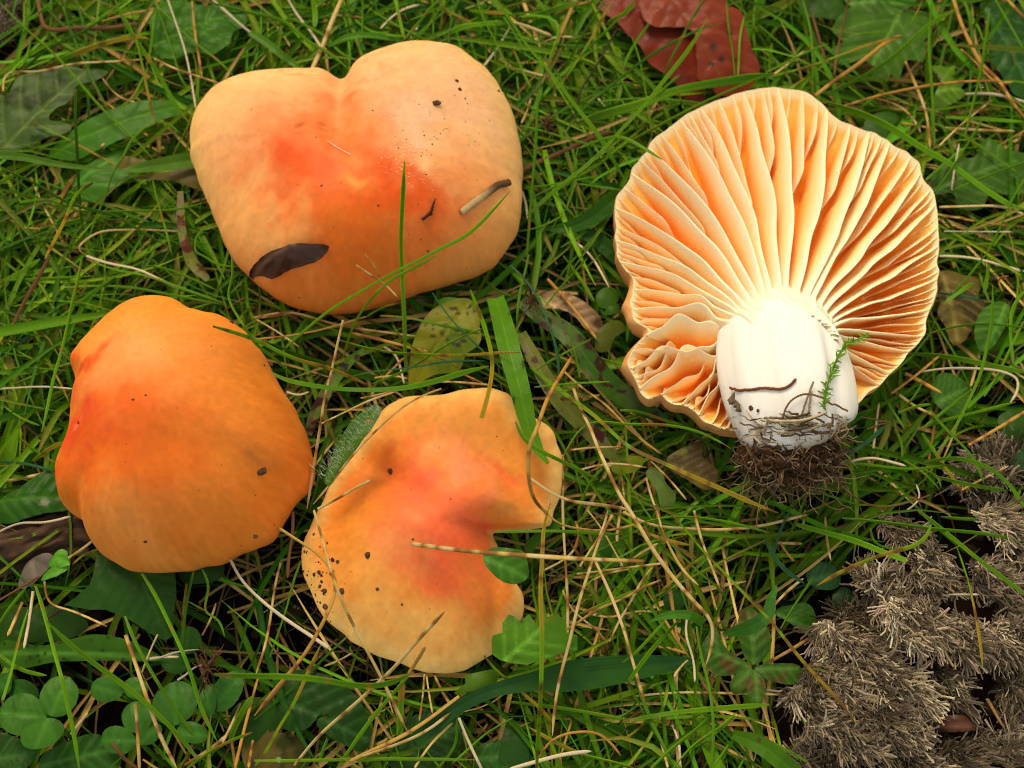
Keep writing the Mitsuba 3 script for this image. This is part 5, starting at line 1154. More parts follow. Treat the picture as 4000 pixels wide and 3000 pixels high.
def strand(kind, width, z, text, name=None, label=None, tip=None, cat=None):
    P = pix(text)
    L = np.linalg.norm(np.diff(P, axis=0), axis=1).sum()
    n = int(np.clip(L / 14, 14, 110))
    p2 = spline(P, n)
    s = np.linspace(0, 1, n)
    z = np.asarray(z, float)
    zz = (z[0] + (z[-1] - z[0]) * s if len(z) == 2 else np.interp(s, np.linspace(0, 1, len(z)), z)) * MM
    seed = hash_(text)
    zz = zz + .0006 * (n3(np.stack([s * 5, 0 * s + seed % 97, 0 * s], -1), 1, 3) - .5)
    if zz.max() > .016:                                   # it lies over what stands below it
        for _ in range(3):
            w = W(p2[:, 0], p2[:, 1], zz)
            for o in CAPS.values():
                inn = shapely.contains_xy(o.poly, w[:, 0], w[:, 1]) & (zz > o.zrim - .002)
                if inn.any(): zz[inn] = np.maximum(zz[inn], o.z[o.tree.query(w[inn, :2])[1]] + .0009)
        zs = np.convolve(np.r_[zz[:1].repeat(3), zz, zz[-1:].repeat(3)], np.ones(7) / 7, 'valid')
        zz = np.maximum(zz, zs)
    p = W(p2[:, 0], p2[:, 1], zz)
    hw = width / 1.659 * 5e-5 * .5 * 1.38 * (1.0 + .06 * np.sin(s * 9 + seed))
    dry = kind in 'spobk'
    taper = np.ones(n)
    if tip != 'cut': taper = np.minimum(1, .12 + (1 - s) * (7 if not dry else 14)) ** .8
    if not dry: taper = taper * np.minimum(1, .6 + s * 4)
    hw = hw * taper
    t = unit(np.gradient(p, axis=0))
    sd = unit(np.cross(t, np.array([.10, -.34, .93])))
    for i in range(1, n):
        if np.dot(sd[i], sd[i - 1]) < 0: sd[i] = -sd[i]
    roll = .5 * math.sin(seed) + .35 * np.sin(s * 4 + seed)
    u = np.cross(sd, t)
    sd, u = sd * np.cos(roll)[:, None] + u * np.sin(roll)[:, None], u * np.cos(roll)[:, None] - sd * np.sin(roll)[:, None]
    a = np.arange(8) * np.pi / 4
    fl = (.55 if width < 18 else .22) if not dry else .6
    prof = np.stack([np.cos(a), fl * np.sin(a) + (.30 * np.abs(np.cos(a)) if not dry else 0)], -1)
    v = p[:, None] + hw[:, None, None] * (prof[None, :, :1] * sd[:, None] + prof[None, :, 1:] * u[:, None])
    c0, c1 = PAL[kind]
    col = mixc(c0, c1, n3(np.stack([s * L / 300, 0 * s + seed % 51, 0 * s], -1), 1, 1))
    if kind == 'y': col = mixc(PAL['g'][1], PAL['y'][1], sstep(.25, .7, s + .5 * (n3(np.stack([s * L / 60, 0 * s + seed % 51, 0 * s], -1), 1, 2) - .5)))
    if kind in 'yso': # dark bands of dry blades
        bd = n3(np.stack([s * L / 26, 0 * s + seed % 71, 0 * s], -1), 1, 4)
        col = mixc(col, (.17, .060, .018), .8 * sstep(.60, .80, bd))
        if kind == 's': col = mixc(col, (.56, .44, .22), .6 * sstep(.62, .30, bd))
    if kind in 'gdl':
        rs = n3(np.stack([s * L / 40, 0 * s + seed % 71, 0 * s], -1), 1, 4)
        col = mixc(col, (.36, .17, .018), .85 * sstep(.83, .90, rs) * (seed % 3 == 0))
        col = mixc(col, (.22, .26, .05), .6 * (1 - sstep(0, .12, s)))
        col = mixc(col, (.30, .16, .05), .8 * sstep(.965, .995, s) * (seed % 2))
    col = np.repeat(col[:, None], 8, 1)
    col = col * (1 + .22 * np.cos(a * 2) * (0 if dry else 1))[None, :, None]
    v = v.reshape(-1, 3)
    f = grid_faces(n, 8, True)
    f = np.vstack([f, [[0, i + 1, i] for i in range(1, 7)], [[(n - 1) * 8, (n - 1) * 8 + i, (n - 1) * 8 + i + 1] for i in range(1, 7)]])
    STRANDS.append((kind, name, label, p2, width, z, (v, f), np.clip(col.reshape(-1, 3), .004, .9), cat))


for line in STRAND_TEXT.strip().splitlines():
    if not line.strip() or line.startswith('#'): continue
    hd, tx = line.split('|')
    h = hd.split()
    strand(h[0], float(h[1]), [float(q) for q in h[2].split('/')], tx, tip='cut' if 'cut' in h[3:] else None)


def side(d):
    a = abs(d[0]) / (abs(d[1]) + 1e-9)
    return 'level' if a > 3 else 'upright' if a < .33 else 'slanting'


USED = {}
order = []
for (kind, name, label, p2, width, z, mesh, col, cat) in STRANDS:
    dry = kind in 'spobk'
    if name is None:
        name = 'dry_grass_stalk' if dry else 'grass_blade'
        cat = 'dry stalk' if dry else 'grass blade'
    d = p2[-1] - p2[0]
    a_, b_ = where(p2[0]), where(p2[-1])
    chord = np.linalg.norm(d)
    arc = np.linalg.norm(np.diff(p2, axis=0), axis=1).sum()
    shape = 'hooked' if arc > 1.45 * chord else 'curved' if arc > 1.06 * chord else 'straight'
    size = 'broad' if width >= 24 else 'thick' if width >= 17 else 'thin' if width > 10 else 'hair-thin'
    ln = 'long' if arc > 900 else 'short' if arc < 330 else ''
    noun = 'grass blade' if not dry else 'stalk'
    w_ = ' '.join(x for x in (ln, size, shape, WORD[kind], noun) if x)
    mid = where(p2[len(p2) // 2])
    if a_ == b_: txt = f'{w_}, {side(d)}, at the {mid}' if mid == a_ else f'{w_}, {side(d)}, over the {mid}'
    else: txt = f'{w_} from the {a_} to the {b_}'
    nw = lambda s_: len(s_.replace('-', ' ').replace("'", ' ').split())
    if nw(txt) > 12: txt = f'{w_} at the {b_}'
    if nw(txt) > 11: txt = f'{size} {WORD[kind]} {noun} at the {b_}'
    order.append((name, txt, cat, mesh, col, dry, p2))
cnt = {}
for o in order: cnt[o[1]] = cnt.get(o[1], 0) + 1
seen = {}
RANK = ['leftmost', 'second from left', 'third from left', 'fourth from left', 'fifth from left', 'sixth from left', 'seventh from left', 'eighth from left', 'ninth from left', 'tenth from left', 'eleventh from left', 'twelfth from left']
for (name, txt, cat, mesh, col, dry, p2) in order:
    t2 = txt
    if cnt[txt] > 1:
        xs = sorted(float(o[6][:, 0].mean()) for o in order if o[1] == txt)
        t2 = txt + ', ' + (('the left one', 'the right one')[xs.index(float(p2[:, 0].mean()))] if len(xs) == 2 else RANK[min(11, xs.index(float(p2[:, 0].mean())))])
    single(name, t2, cat, mesh, 'straw_mat' if dry else 'grass_mat', col, 'loose dry grass stalks' if dry else 'single grass blades')


# broad blades with markings: width changes along the blade
def strap(name, label, text, widths, z, color, spots=0, spotc=(.10, .012, .016), rough=0, cat='grass blade', twist=0., vcol=None):
    P = pix(text)
    n = 90
    p2, s = spline(P, n), np.linspace(0, 1, n)
    zz = np.interp(s, np.linspace(0, 1, len(z)), z) * MM
    hw = np.interp(s, np.linspace(0, 1, len(widths)), widths) / 1.659 * 5e-5 * .5
    p = W(p2[:, 0], p2[:, 1], zz)
    for o in CAPS.values():
        inn = shapely.contains_xy(o.poly, p[:, 0], p[:, 1]) & (zz > o.zrim)
        if inn.any(): p[inn, 2] = np.maximum(p[inn, 2], o.z[o.tree.query(p[inn, :2])[1]] + .0012)
    t = unit(np.gradient(p, axis=0))
    sd = unit(np.cross(t, np.array([.05, -.3, .95])))
    u = np.cross(sd, t)
    tw = twist * np.exp(-((s - .6) / .07) ** 2)
    sd, u = sd * np.cos(tw)[:, None] + u * np.sin(tw)[:, None], u * np.cos(tw)[:, None] - sd * np.sin(tw)[:, None]
    q = np.linspace(-1, 1, 25)
    hgt = .20 * np.abs(q) + .03 * np.cos(q * 30)
    v = p[:, None] + hw[:, None, None] * (q[None, :, None] * sd[:, None] + hgt[None, :, None] * u[:, None])
    v = v.reshape(-1, 3)
    seed = hash_(text)
    rib_ = .5 + .5 * np.cos(q * 28)
    col = np.tile(np.asarray(color, float), (len(v), 1)) * (.78 + .44 * f3(v, .003, 3, seed))[:, None] * np.tile(.86 + .22 * rib_ + .25 * np.exp(-(q / .07) ** 2), n)[:, None]
    if vcol is not None: col = mixc(col, vcol, sstep(.45, .65, f3(v, .006, 3, seed + 2)))
    if spots: col = mixc(col, spotc, .92 * sstep(spots, spots + .07, f3(v, .0022, 3, seed + 4)))
    sc = np.repeat(s, 25)
    single(name, label, cat, (v, grid_faces(n, 25)), 'leaf_mat', np.clip(col, .004, .9))


strap('broad_blade', 'broad light green grass blade with dark ticks hanging onto the flattened cap', 'o: 1935,1165 1960,1250 1985,1350 2012,1450 2040,1560 2070,1680 2105,1760 2142,1812', (115, 130, 140, 140, 130, 120, 100, 75, 18), (16, 20, 23, 24, 24, 23, 22, 22), (0.094, 0.259, 0.008), .66, (0.024, 0.086, 0.009))
strap('broad_blade', 'broad glossy green blade with dark red blotches beside the gilled cap', '21: 60,290 200,400 350,500 500,680 650,850 850,985 1000,1070', (90, 120, 140, 150, 150, 130, 60), (9, 11, 12, 12, 11, 9, 7), (0.044, 0.124, 0.010), .56, (0.050, 0.006, 0.008), vcol=(0.110, 0.162, 0.041))
strap('broad_blade', 'pinkish green blotched blade left of the glossy blotched one', '21: 60,500 130,640 220,800 330,960 480,1110 620,1260 700,1330', (70, 100, 110, 115, 115, 110, 60), (9, 11, 12, 12, 11, 9, 7), (0.165, 0.194, 0.027), .56, (0.075, 0.010, 0.012), vcol=(0.200, 0.150, 0.110))
strap('broad_blade', 'broad dark green blade touching the left rim of the gilled cap', '20: 700,1270 640,1310 560,1380 480,1430 400,1465 300,1480 200,1480', (110, 125, 120, 110, 90, 60, 15), (11, 11, 10, 9, 8, 7, 6), (0.033, 0.124, 0.005))
strap('broad_blade', 'dark broad blade in the gap below the heart-shaped cap', '20: 420,1480 520,1540 620,1610 720,1690 900,1720', (60, 110, 120, 120, 90), (7, 7, 7, 6, 5), (0.024, 0.092, 0.005))
strap('broad_blade', 'narrow blade with purple spots between the left cap and the fuzzy leaf', '11: 700,600 620,670 540,760 470,860 420,950 370,1050 340,1160', (20, 60, 75, 80, 78, 70, 50), (12, 13, 12, 12, 11, 10, 8), (0.083, 0.184, 0.013), .57, (0.055, 0.010, 0.020), vcol=(0.187, 0.194, 0.068))
strap('broad_blade', 'broad blue-green blade below the flattened cap', 'o: 2720,2580 2620,2590 2500,2603 2360,2620 2180,2645 2020,2672 1930,2695 1850,2728 1725,2808 1620,2895', (30, 110, 160, 190, 180, 110, 85, 80, 85, 90), (8, 9, 10, 11, 12, 13, 13, 12, 10, 8), (0.022, 0.092, 0.019), 0, vcol=(0.033, 0.124, 0.013))
strap('broad_blade', 'twisted broad blade running from the left edge under the heart-shaped cap', '00: -40,1005 150,1020 300,1050 450,1075 600,1092 700,1103 780,1108 880,1095 1000,1075 1130,1055 1280,1035', (55, 55, 52, 45, 35, 26, 24, 70, 95, 110, 120), (20, 19, 18, 17, 16, 15, 14, 13, 12, 11, 10), (0.094, 0.216, 0.013), 0, twist=1.1)
strap('broad_blade', 'reddish brown blotched blade left of the heart-shaped cap', '00: 1170,1240 1170,1330 1172,1420 1185,1520 1220,1640 01: 1240,30 1290,90 1350,155', (40, 52, 60, 62, 66, 80, 80, 40), (9, 9, 9, 9, 9, 8, 8, 8), (0.187, 0.216, 0.027), .50, (0.110, 0.018, 0.012), vcol=(0.220, 0.170, 0.080))
strap('broad_blade', 'young bluish green blade with a rounded tip left of the dung', '22: 1370,790 1480,765 1560,735 1659,650 32: 20,560 45,500 50,475', (20, 75, 90, 88, 75, 55, 18), (9, 12, 15, 17, 18, 19, 19), (0.061, 0.205, 0.023))
strap('broad_blade', 'short bent green blade over the straw tangle', '22: 1240,720 1160,672 1050,665 960,682 890,712', (60, 60, 52, 42, 6), (10, 15, 16, 16, 15), (0.077, 0.238, 0.018))
strap('broad_blade', 'wide yellowish green blade in the bottom edge left of the dung', '22: 1430,1440 1540,1480 1659,1540 32: 60,1590 180,1690', (50, 100, 110, 110, 100), (8, 10, 11, 11, 10), (0.066, 0.184, 0.005), .68, (0.100, 0.070, 0.020))
strap('broad_blade', 'dark green strap blade crossing below the straw tangle', '22: 420,1340 560,1370 700,1420 860,1490 1000,1560', (20, 60, 66, 60, 20), (5, 6, 6, 5, 4), (0.024, 0.092, 0.005))
strap('broad_blade', 'broad green blade between the heart-shaped cap and the top edge', '10: -40,210 60,270 160,350 250,420 300,470', (50, 62, 60, 52, 30), (9, 9, 9, 8, 8), (0.083, 0.216, 0.010), 0)
strap('broad_blade', 'soft broad green blade above the right lobe of the heart-shaped cap', '10: 470,300 560,250 680,228 800,235 930,262', (20, 40, 46, 46, 30), (9, 10, 10, 9, 8), (0.088, 0.259, 0.013))

# ---------------------------------------------------------------- dung: heaps of chopped dry fibre
DUNG = []


def dung(label, px, py, rx, ry, rot, z, seed, n, tone=1.0, bias=None):
    rg = np.random.default_rng(seed)
    c = W(px, py, z * MM)
    a0 = math.radians(-rot)
    U, V = np.array([math.cos(a0), math.sin(a0), 0]), np.array([-math.sin(a0), math.cos(a0), 0])
    k = 5e-5
    t = thing('dung_clump', label, 'dung', 'clumps of dry dung in the lower right corner')
    v, f = lumps(np.zeros(3), 1.0, seed, (1, 1, 1), 3, 1.0)
    v = c + (v[:, :1] * U * rx + v[:, 1:2] * V * ry) * k * .72 + np.array([0, 0, 1]) * (v[:, 2:] * .5 - .2) * (ry * k)
    add('core', (v, f), 'dirt_mat', mixc((.010, .007, .004), (.055, .036, .020), f3(v, .0015, 3, seed)), t)
    nt_ = max(10, n // 14)                                   # tufts: the fibres of a tuft fan out from one root
    d = unit(rg.normal(0, 1, (nt_, 3)))
    d[:, 2] = np.abs(d[:, 2])
    d = d * rg.uniform(.45, 1.08, (nt_, 1)) ** .6
    pc = c + (d[:, :1] * U * rx + d[:, 1:2] * V * ry) * k + np.array([0, 0, 1]) * (d[:, 2:] * .50 - .1) * (ry * k)
    outw = unit((d[:, :1] * U + d[:, 1:2] * V) + np.array([0, 0, 1]) * d[:, 2:] * .8)
    pref = unit(rg.normal(0, 1, 3) * [1, 1, .2]) if bias is None else np.array([math.cos(math.radians(-bias)), math.sin(math.radians(-bias)), .15])
    b = unit(pref * (.0 if bias is None else .9) + rg.normal(0, .55, (nt_, 3)) + outw * .10)
    tc = np.array([(.095, .074, .048), (.18, .145, .095), (.30, .245, .165), (.46, .39, .27)])[rg.choice(4, nt_, p=[.30, .34, .25, .11])]
    m_ = 15
    p0 = np.repeat(pc, m_, 0) + rg.normal(0, .00045, (nt_ * m_, 3))
    dd = unit(np.repeat(b, m_, 0) + rg.normal(0, .30, (nt_ * m_, 3)))
    ln = rg.uniform(.0012, .0046, nt_ * m_) * np.repeat(rg.uniform(.5, 1.4, nt_), m_)
    pts = p0[:, None] + np.linspace(0, 1, 4)[None, :, None] * (dd * ln[:, None])[:, None] + rg.normal(0, .05, (nt_ * m_, 4, 3)) * ln[:, None, None]
    cc = 1.02 * np.repeat(tc, m_, 0) * rg.uniform(.5, 1.5, (nt_ * m_, 1)) * tone * np.stack([np.ones(nt_ * m_), rg.uniform(.92, 1.03, nt_ * m_), rg.uniform(.82, 1.08, nt_ * m_)], -1)
    q_ = sticks(pts, rg.uniform(.00006, .00022, nt_ * m_) ** 1.0, np.clip(cc, .008, .6), .30, 4, False)
    labels[add('fibres', q_[:2], 'fibre_mat', q_[2], t)] = {'kind': 'stuff'}
    DUNG.append(shapely.Point(c[:2]).buffer(max(rx, ry) * k * .95))


D = [('topmost dung clump, under the right blade tips', '32: 860,110', 130, 60, 30, 8, 60, 1.0), ('dung clump with star-like pale fibres, left of the pit', '32: 740,470', 130, 95, 20, 10, None, 1.25), ('dung clump at the upper middle, curving down', '32: 1060,380', 110, 130, 40, 11, 70, 1.1),
     ('pale bristly dung clump in the middle', '32: 950,680', 170, 120, 10, 13, 80, 1.3), ('dung clump right of the pale bristly one', '32: 1200,800', 120, 120, 50, 12, 50, 1.2), ('dung clump with a pale straw across it', '32: 640,900', 160, 70, 30, 10, 35, 1.0),
     ('small upright dung tuft by the dark pointed leaf', '32: 370,820', 70, 90, 10, 10, 80, 1.05), ('long dung clump left of the middle', '32: 480,1090', 200, 90, 30, 9, 35, 1.0), ('dung clump under the spotted stalk', '32: 300,1200', 150, 90, 20, 8, 60, .85), ('dung clump below the middle, sloping right', '32: 840,1140', 210, 90, 35, 10, 40, .95),
     ('dung clump at the bottom left of the heap', '32: 420,1390', 150, 110, 20, 8, 40, .95), ('dung clump in the lower middle', '32: 760,1330', 200, 90, 25, 10, 25, 1.0), ('low dung clump with fanned fibres', '32: 640,1480', 190, 70, 10, 9, 15, .9), ('dung clump right of the brown husk', '32: 1180,1130', 130, 60, 40, 8, 40, .9),
     ('dung clump near the right edge, beside the yellow tipped blade', '32: 1520,830', 120, 130, 60, 9, 75, 1.0), ('dung clump at the right edge above the pit', '32: 1480,430', 150, 90, 20, 9, 30, .9), ('pale dung clump in the upper right of the heap', '32: 1540,90', 160, 80, 20, 11, 20, 1.35), ('dung clump at the right edge, middle', '32: 1620,300', 110, 90, 40, 8, 40, .9),
     ('dung clump at the right edge below the pit', '32: 1600,620', 110, 70, 10, 7, 10, .85), ('dung clump in the lower right corner', '32: 1560,1500', 170, 80, -20, 7, -20, .8), ('dung clump at the bottom edge, middle of the heap', '32: 880,1610', 170, 70, 20, 8, 40, .8), ('dark dung clump at the bottom right', '32: 1250,1580', 160, 70, -10, 6, -10, .65),
     ('dung clump at the right edge, low', '32: 1620,1160', 90, 110, 70, 6, 70, .75), ('dim dung clump above the dung heap by the soil', '31: 1400,1420', 190, 110, -20, 3, None, .75), ('dim dung clump under the grass at the right edge', '31: 1580,1300', 120, 80, 10, 2, None, .7), ('dark dung clump at the bottom left edge of the heap', '32: 330,1600', 160, 60, 10, 5, None, .7),
     ('dung clump hidden between the middle clumps', '32: 560,700', 110, 80, 0, 6, None, .7), ('crumbling dung in the upper left corner', '00: 30,150', 80, 160, 5, 5, None, .7)]
for i, (lb, s, rx, ry, rot, z, bias, tone) in enumerate(D):
    x, y = pix(s)[0]
    dung(lb, x, y, rx / 1.659 * 1.12, ry / 1.659 * 1.12, rot, z, 300 + i, int(rx * ry / 15), tone, bias)
p = pix('32: 1040,1400 1120,1330 1260,1320 1400,1350 1440,1390 1330,1420 1180,1430')
leaf('brown_husk', 'smooth reddish brown husk in the lower right of the dung', 'husk', p, 7, (.06, .024, .012), (PT('32: 1050,1390'), PT('32: 1430,1385')), None, .3, 2, mat='dead_leaf_mat', nv=0)
q = W(*pix('32: 1540,1420 1500,1350 1460,1280 1420,1210').T, np.array([9, 10, 9, 8]) * MM)
k_ = stick(spline(q[::-1], 14), .00035, (.24, .13, .045), .5, 5)
single('thorn', 'brown pointed bract at the right of the dung heap', 'bract', k_[:2], 'straw_mat', k_[2])

# ---------------------------------------------------------------- small things on the caps and the stem
def crumb(name, label, cap_, px, py, r, seed, squash=(1, 1, .7), n=1, spread=0, group=None, col=(.060, .034, .020)):
    rg = np.random.default_rng(seed)
    parts = []
    for i in range(n):
        x, y = px + rg.normal(0, 1) * spread, py + rg.normal(0, 1) * spread
        p_ = surf(CAPS[cap_], np.array([x]), np.array([y]))[0]
        r_ = r * 5e-5 * rg.uniform(.6, 1.2)
        v, f = lumps(p_ + [0, 0, r_ * .35], r_, seed + i, squash, 2, 1.1)
        parts.append((v, f, mixc(np.asarray(col) * .6, np.asarray(col) * 2.2, f3(v, .0003, 2, seed))))
    m, c = join(parts)
    single(name, label, 'soil crumb', m, 'dirt_mat', c, group)


def e(x, y): return 1100 + x / 1.276, 1400 + y / 1.276
def b(x, y): return 700 + x / 1.383, 100 + y / 1.383
def d(x, y): return 150 + x / 1.276, 1050 + y / 1.276


crumb('soil_crumb', 'largest dark soil crumb on the upper part of the flattened cap', 'm3', *e(542, 563), 15, 1)
for i, (x, y, r, lb) in enumerate([(280, 1015, 10, 'flat soil crumb left of the middle of the flattened cap'), (430, 980, 10, 'upper soil crumb near the centre left of the flattened cap'), (478, 1150, 10, 'elongated soil crumb on the lower middle of the flattened cap'), (600, 1228, 6, 'tiny crumb on the lower middle of the flattened cap'),
                                   (298, 1162, 12, 'crumb beside the orange stalk on the flattened cap'), (220, 1240, 14, 'rounded crumb nearest the lower left rim of the flattened cap'), (655, 902, 6, 'tiny crumb above the tip of the horizontal stalk'), (215, 1160, 13, 'dark crumb cluster left of the orange stalk')]):
    crumb('soil_crumb', lb, 'm3', *e(x, y), r, 20 + i)
for i, (x, y, r, lb, cp, fn) in enumerate([(1500, 300, 12, 'dark soil crumb on the right lobe of the heart-shaped cap', 'm1', b), (1515, 345, 9, 'narrow crumb just below the dark crumb on the right lobe', 'm1', b), (1390, 422, 13, 'hooked soil crumb in the middle of the right lobe', 'm1', b), (1725, 355, 9, 'crumb near the right rim of the heart-shaped cap', 'm1', b),
                                          (1345, 1220, 9, 'black crumb on the lower right of the heart-shaped cap beside the blade', 'm1', b), (1545, 395, 5, 'tiny crumb below the right lobe crumbs', 'm1', b), (650, 1470, 6, 'tiny crumb near the lower rim of the heart-shaped cap', 'm1', b), (770, 865, 5, 'tiny brown crumb left of the centre of the heart-shaped cap', 'm1', b), (1075, 972, 4, 'tiny crumb in the red middle of the heart-shaped cap', 'm1', b),
                                          (1112, 1012, 15, 'brown crumb stuck on the right side of the left cap', 'm2', d), (1082, 1335, 11, 'flat crumb on the lower right of the left cap', 'm2', d), (963, 268, 9, 'crumb at the upper right rim of the left cap', 'm2', d), (472, 652, 6, 'tiny crumb on the upper left of the left cap', 'm2', d), (535, 630, 5, 'tiny crumb right of the other on the left cap', 'm2', d),
                                          (533, 1362, 6, 'tiny crumb on the lower left of the left cap', 'm2', d), (203, 768, 6, 'tiny crumb near the left edge of the left cap', 'm2', d), (1125, 482, 5, 'tiny crumb near the right edge of the left cap', 'm2', d)]):
    crumb('soil_crumb', lb, cp, *fn(x, y), r, 60 + i, (1, .8, .6))
sp_ = []
rg = np.random.default_rng(99)


def speck(cap_, px, py, r):
    p_ = surf(CAPS[cap_], np.array([px]), np.array([py]))[0]
    v, f = lumps(p_, r * 5e-5, int(px + py), (1, 1, .6), 1, 1.0)
    sp_.append((v, f, np.tile((.055, .030, .017), (len(v), 1))))


for i in range(46): speck('m1', *b(rg.normal(1420, 150), rg.normal(560, 120)), rg.uniform(1.5, 3.4))
for i in range(30): speck('m1', *b(rg.uniform(200, 1750), rg.uniform(250, 1450)), rg.uniform(1.2, 2.6))
for i in range(75): speck('m3', *e(rg.normal(165, 45), rg.normal(1100, 110)), abs(rg.normal(0, 2.4)) + 1.2)
for i in range(36): speck('m3', *e(rg.uniform(150, 1200), rg.uniform(300, 1450)), rg.uniform(1.2, 2.4))
for i in range(16): speck('m2', *d(rg.uniform(200, 1250), rg.uniform(300, 1400)), rg.uniform(1.2, 2.4))
m, c = join(sp_)
single('soil_specks', 'fine dark specks of soil sprinkled on the orange caps', 'specks', m, 'dirt_mat', c, None, 'stuff')
fw = []                                                     # frosted patch: fine pale scales of the cuticle on the right of the cap
for i in range(330):
    x, y = b(rg.normal(1260, 85), rg.normal(650, 95))
    p_ = surf(CAPS['m1'], np.array([x]), np.array([y]), .00005)[0]
    a_ = rg.uniform(-1.2, .2)
    fw.append(stick(p_ + np.linspace(-.5, .5, 3)[:, None] * np.array([math.cos(a_), math.sin(a_), .25]) * rg.uniform(.0003, .0009), .000045, (.86, .66, .42), .8, 4))
m, c = join(fw)
labels[add('scales', m, 'fibre_mat', c, M1)] = {'kind': 'stuff'}


def lying(name, label, cat, cap_, text, w, col, lift=.0004, mat='wood_mat', n=30, **kw):
    P_ = spline(pix(text), n)
    p_ = surf(CAPS[cap_], P_[:, 0], P_[:, 1], lift)
    k_ = np.ones(9) / 9
    p_[:, 2] = np.convolve(np.r_[p_[:1, 2].repeat(4), p_[:, 2], p_[-1:, 2].repeat(4)], k_, 'valid') + w * .5
    q_ = stick(p_, w, col, .7, 8, kw.get('taper', False))
    cc = q_[2] * (.7 + .6 * f3(q_[0], .0008, 3, hash_(label)))[:, None]
    f_ = np.vstack([q_[1], [[0, i + 1, i] for i in range(1, 7)], [[len(q_[0]) - 8, len(q_[0]) - 8 + i, len(q_[0]) - 7 + i] for i in range(1, 7)]])
    return single(name, label, cat, (q_[0], f_), mat, np.clip(cc, .005, .9))


sc = np.linspace(0, 1, 30)
lying('straw_bit', 'short thick piece of straw, pale at one end, on the right of the heart-shaped cap', 'straw', 'm1', 'b: 1525,1015 1600,955 1690,890 1730,862 1785,858', .00072, mixc((.42, .30, .14), (.09, .05, .025), sstep(.35, .75, sc)))
lying('bark_sliver', 'dark twisted bark sliver on the heart-shaped cap', 'twig', 'm1', 'b: 1312,1052 1345,1025 1362,1005 1372,970 1388,935', .00030, (.05, .022, .012), taper=True)
crumb('soil_crumb', 'crumb caught on the dark bark sliver', 'm1', *b(1358, 1020), 9, 155, (1, .8, .6), col=(.05, .022, .012))
lying('hair', 'fine pale hair on the middle of the heart-shaped cap', 'hair', 'm1', 'b: 800,620 850,655 925,695', .00005, (.8, .7, .55))
q_ = pix('f: 1575,840 1610,842 1650,838 1690,838 1708,830 1718,820')
CAPS['stem'] = STEM; STEM.poly = shapely.Point(9, 9).buffer(.001); STEM.zrim = 9
lying('twig', 'reddish brown twig lying across the white stem', 'twig', 'stem', 'f: 1575,840 1610,843 1650,839 1690,840 1708,831 1719,819', np.array(.00026), np.tile((.17, .055, .022), (30, 1)))
lying('straw_bit', 'curved dry stalk looped over the base of the white stem', 'straw', 'stem', 'f: 1690,905 1705,870 1735,852 1765,855 1795,870 1830,890', .00018, (.16, .095, .045), .0012)
lying('straw_bit', 'short dark straw leaning on the stem base, left', 'straw', 'stem', 'f: 1728,910 1740,870 1757,825', .00020, (.19, .15, .10), .0010)
lying('straw_bit', 'short dark straw leaning on the stem base, right', 'straw', 'stem', 'f: 1745,912 1748,880 1752,845', .00022, (.24, .18, .11), .0010)
lying('straw_bit', 'pale straw lying over the top of the soil clump', 'straw', 'stem', 'f: 1650,908 1700,910 1745,905 1785,890', .00022, (.46, .38, .22), .0022)
lying('bark_sliver', 'dark bark scrap at the lower left of the white stem', 'bark scrap', 'stem', 'f: 1575,865 1590,872 1597,890', .00034, (.13, .09, .05), .0003)
for i, (x, y, r, lb) in enumerate([(1622, 882, 9, 'crumb on the lower left of the white stem'), (1637, 887, 6, 'small crumb near the foot of the white stem'), (1665, 905, 9, 'brown crumb above the soil clump, on the stem')]):
    crumb('soil_crumb', lb, 'stem', x / .553, y / .553, r, 170 + i)
rt = []
for i in range(46):
    x, y = rg.normal(1725, 55), rg.normal(918, 12)
    ang_ = rg.uniform(-.7, .7) + (math.pi if rg.random() < .5 else 0)
    L_ = rg.uniform(25, 80)
    P_ = np.stack([x + np.linspace(-.5, .5, 8) * L_ * math.cos(ang_), y + np.linspace(-.5, .5, 8) * L_ * math.sin(ang_) * .6 + rg.normal(0, 1.5, 8)], -1) / .553
    p_ = surf(STEM, P_[:, 0], P_[:, 1], .0006 + rg.uniform(0, .001))
    rt.append(stick(p_, rg.uniform(.0001, .00024), [(.09, .055, .028), (.17, .12, .065), (.30, .24, .14)][rg.integers(3)], .7, 4))
m, c = join(rt)
labels[add('rootlets', m, 'fibre_mat', c, M4)] = {'kind': 'stuff'}
# moss sprig
P_ = spline(pix('31: 365,990 370,900 385,830 420,740 450,660 500,590 560,550 650,500'), 40)
z_ = np.maximum(STEM.z[STEM.tree.query(W(P_[:, 0], P_[:, 1], .03)[:, :2])[1]], .020) + .0012
z_ = np.convolve(np.r_[z_[:1].repeat(6), z_, z_[-1:].repeat(6)], np.ones(13) / 13, 'valid') + np.linspace(0, .001, 40)
p_ = W(P_[:, 0], P_[:, 1], z_)
ms = [stick(p_, .00022, (.11, .22, .02), 1, 5)]
for i in range(1, 39):
    for j in range(3):
        dr = unit(unit(p_[min(i + 1, 39)] - p_[i - 1]) * .8 + rg.normal(0, 1, 3) * [.8, .8, .6])
        ms.append(stick(p_[i] + np.linspace(0, 1, 5)[:, None] * dr * rg.uniform(.0009, .0020), .00017 * np.array([.8, 1, .8, .5, .1]), np.array([.15, .30, .025]) * rg.uniform(.7, 1.4), .35, 4, False))
m, c = join(ms)
single('moss_sprig', 'bright green moss sprig standing against the lower right of the white stem', 'moss', m, 'grass_mat', c)
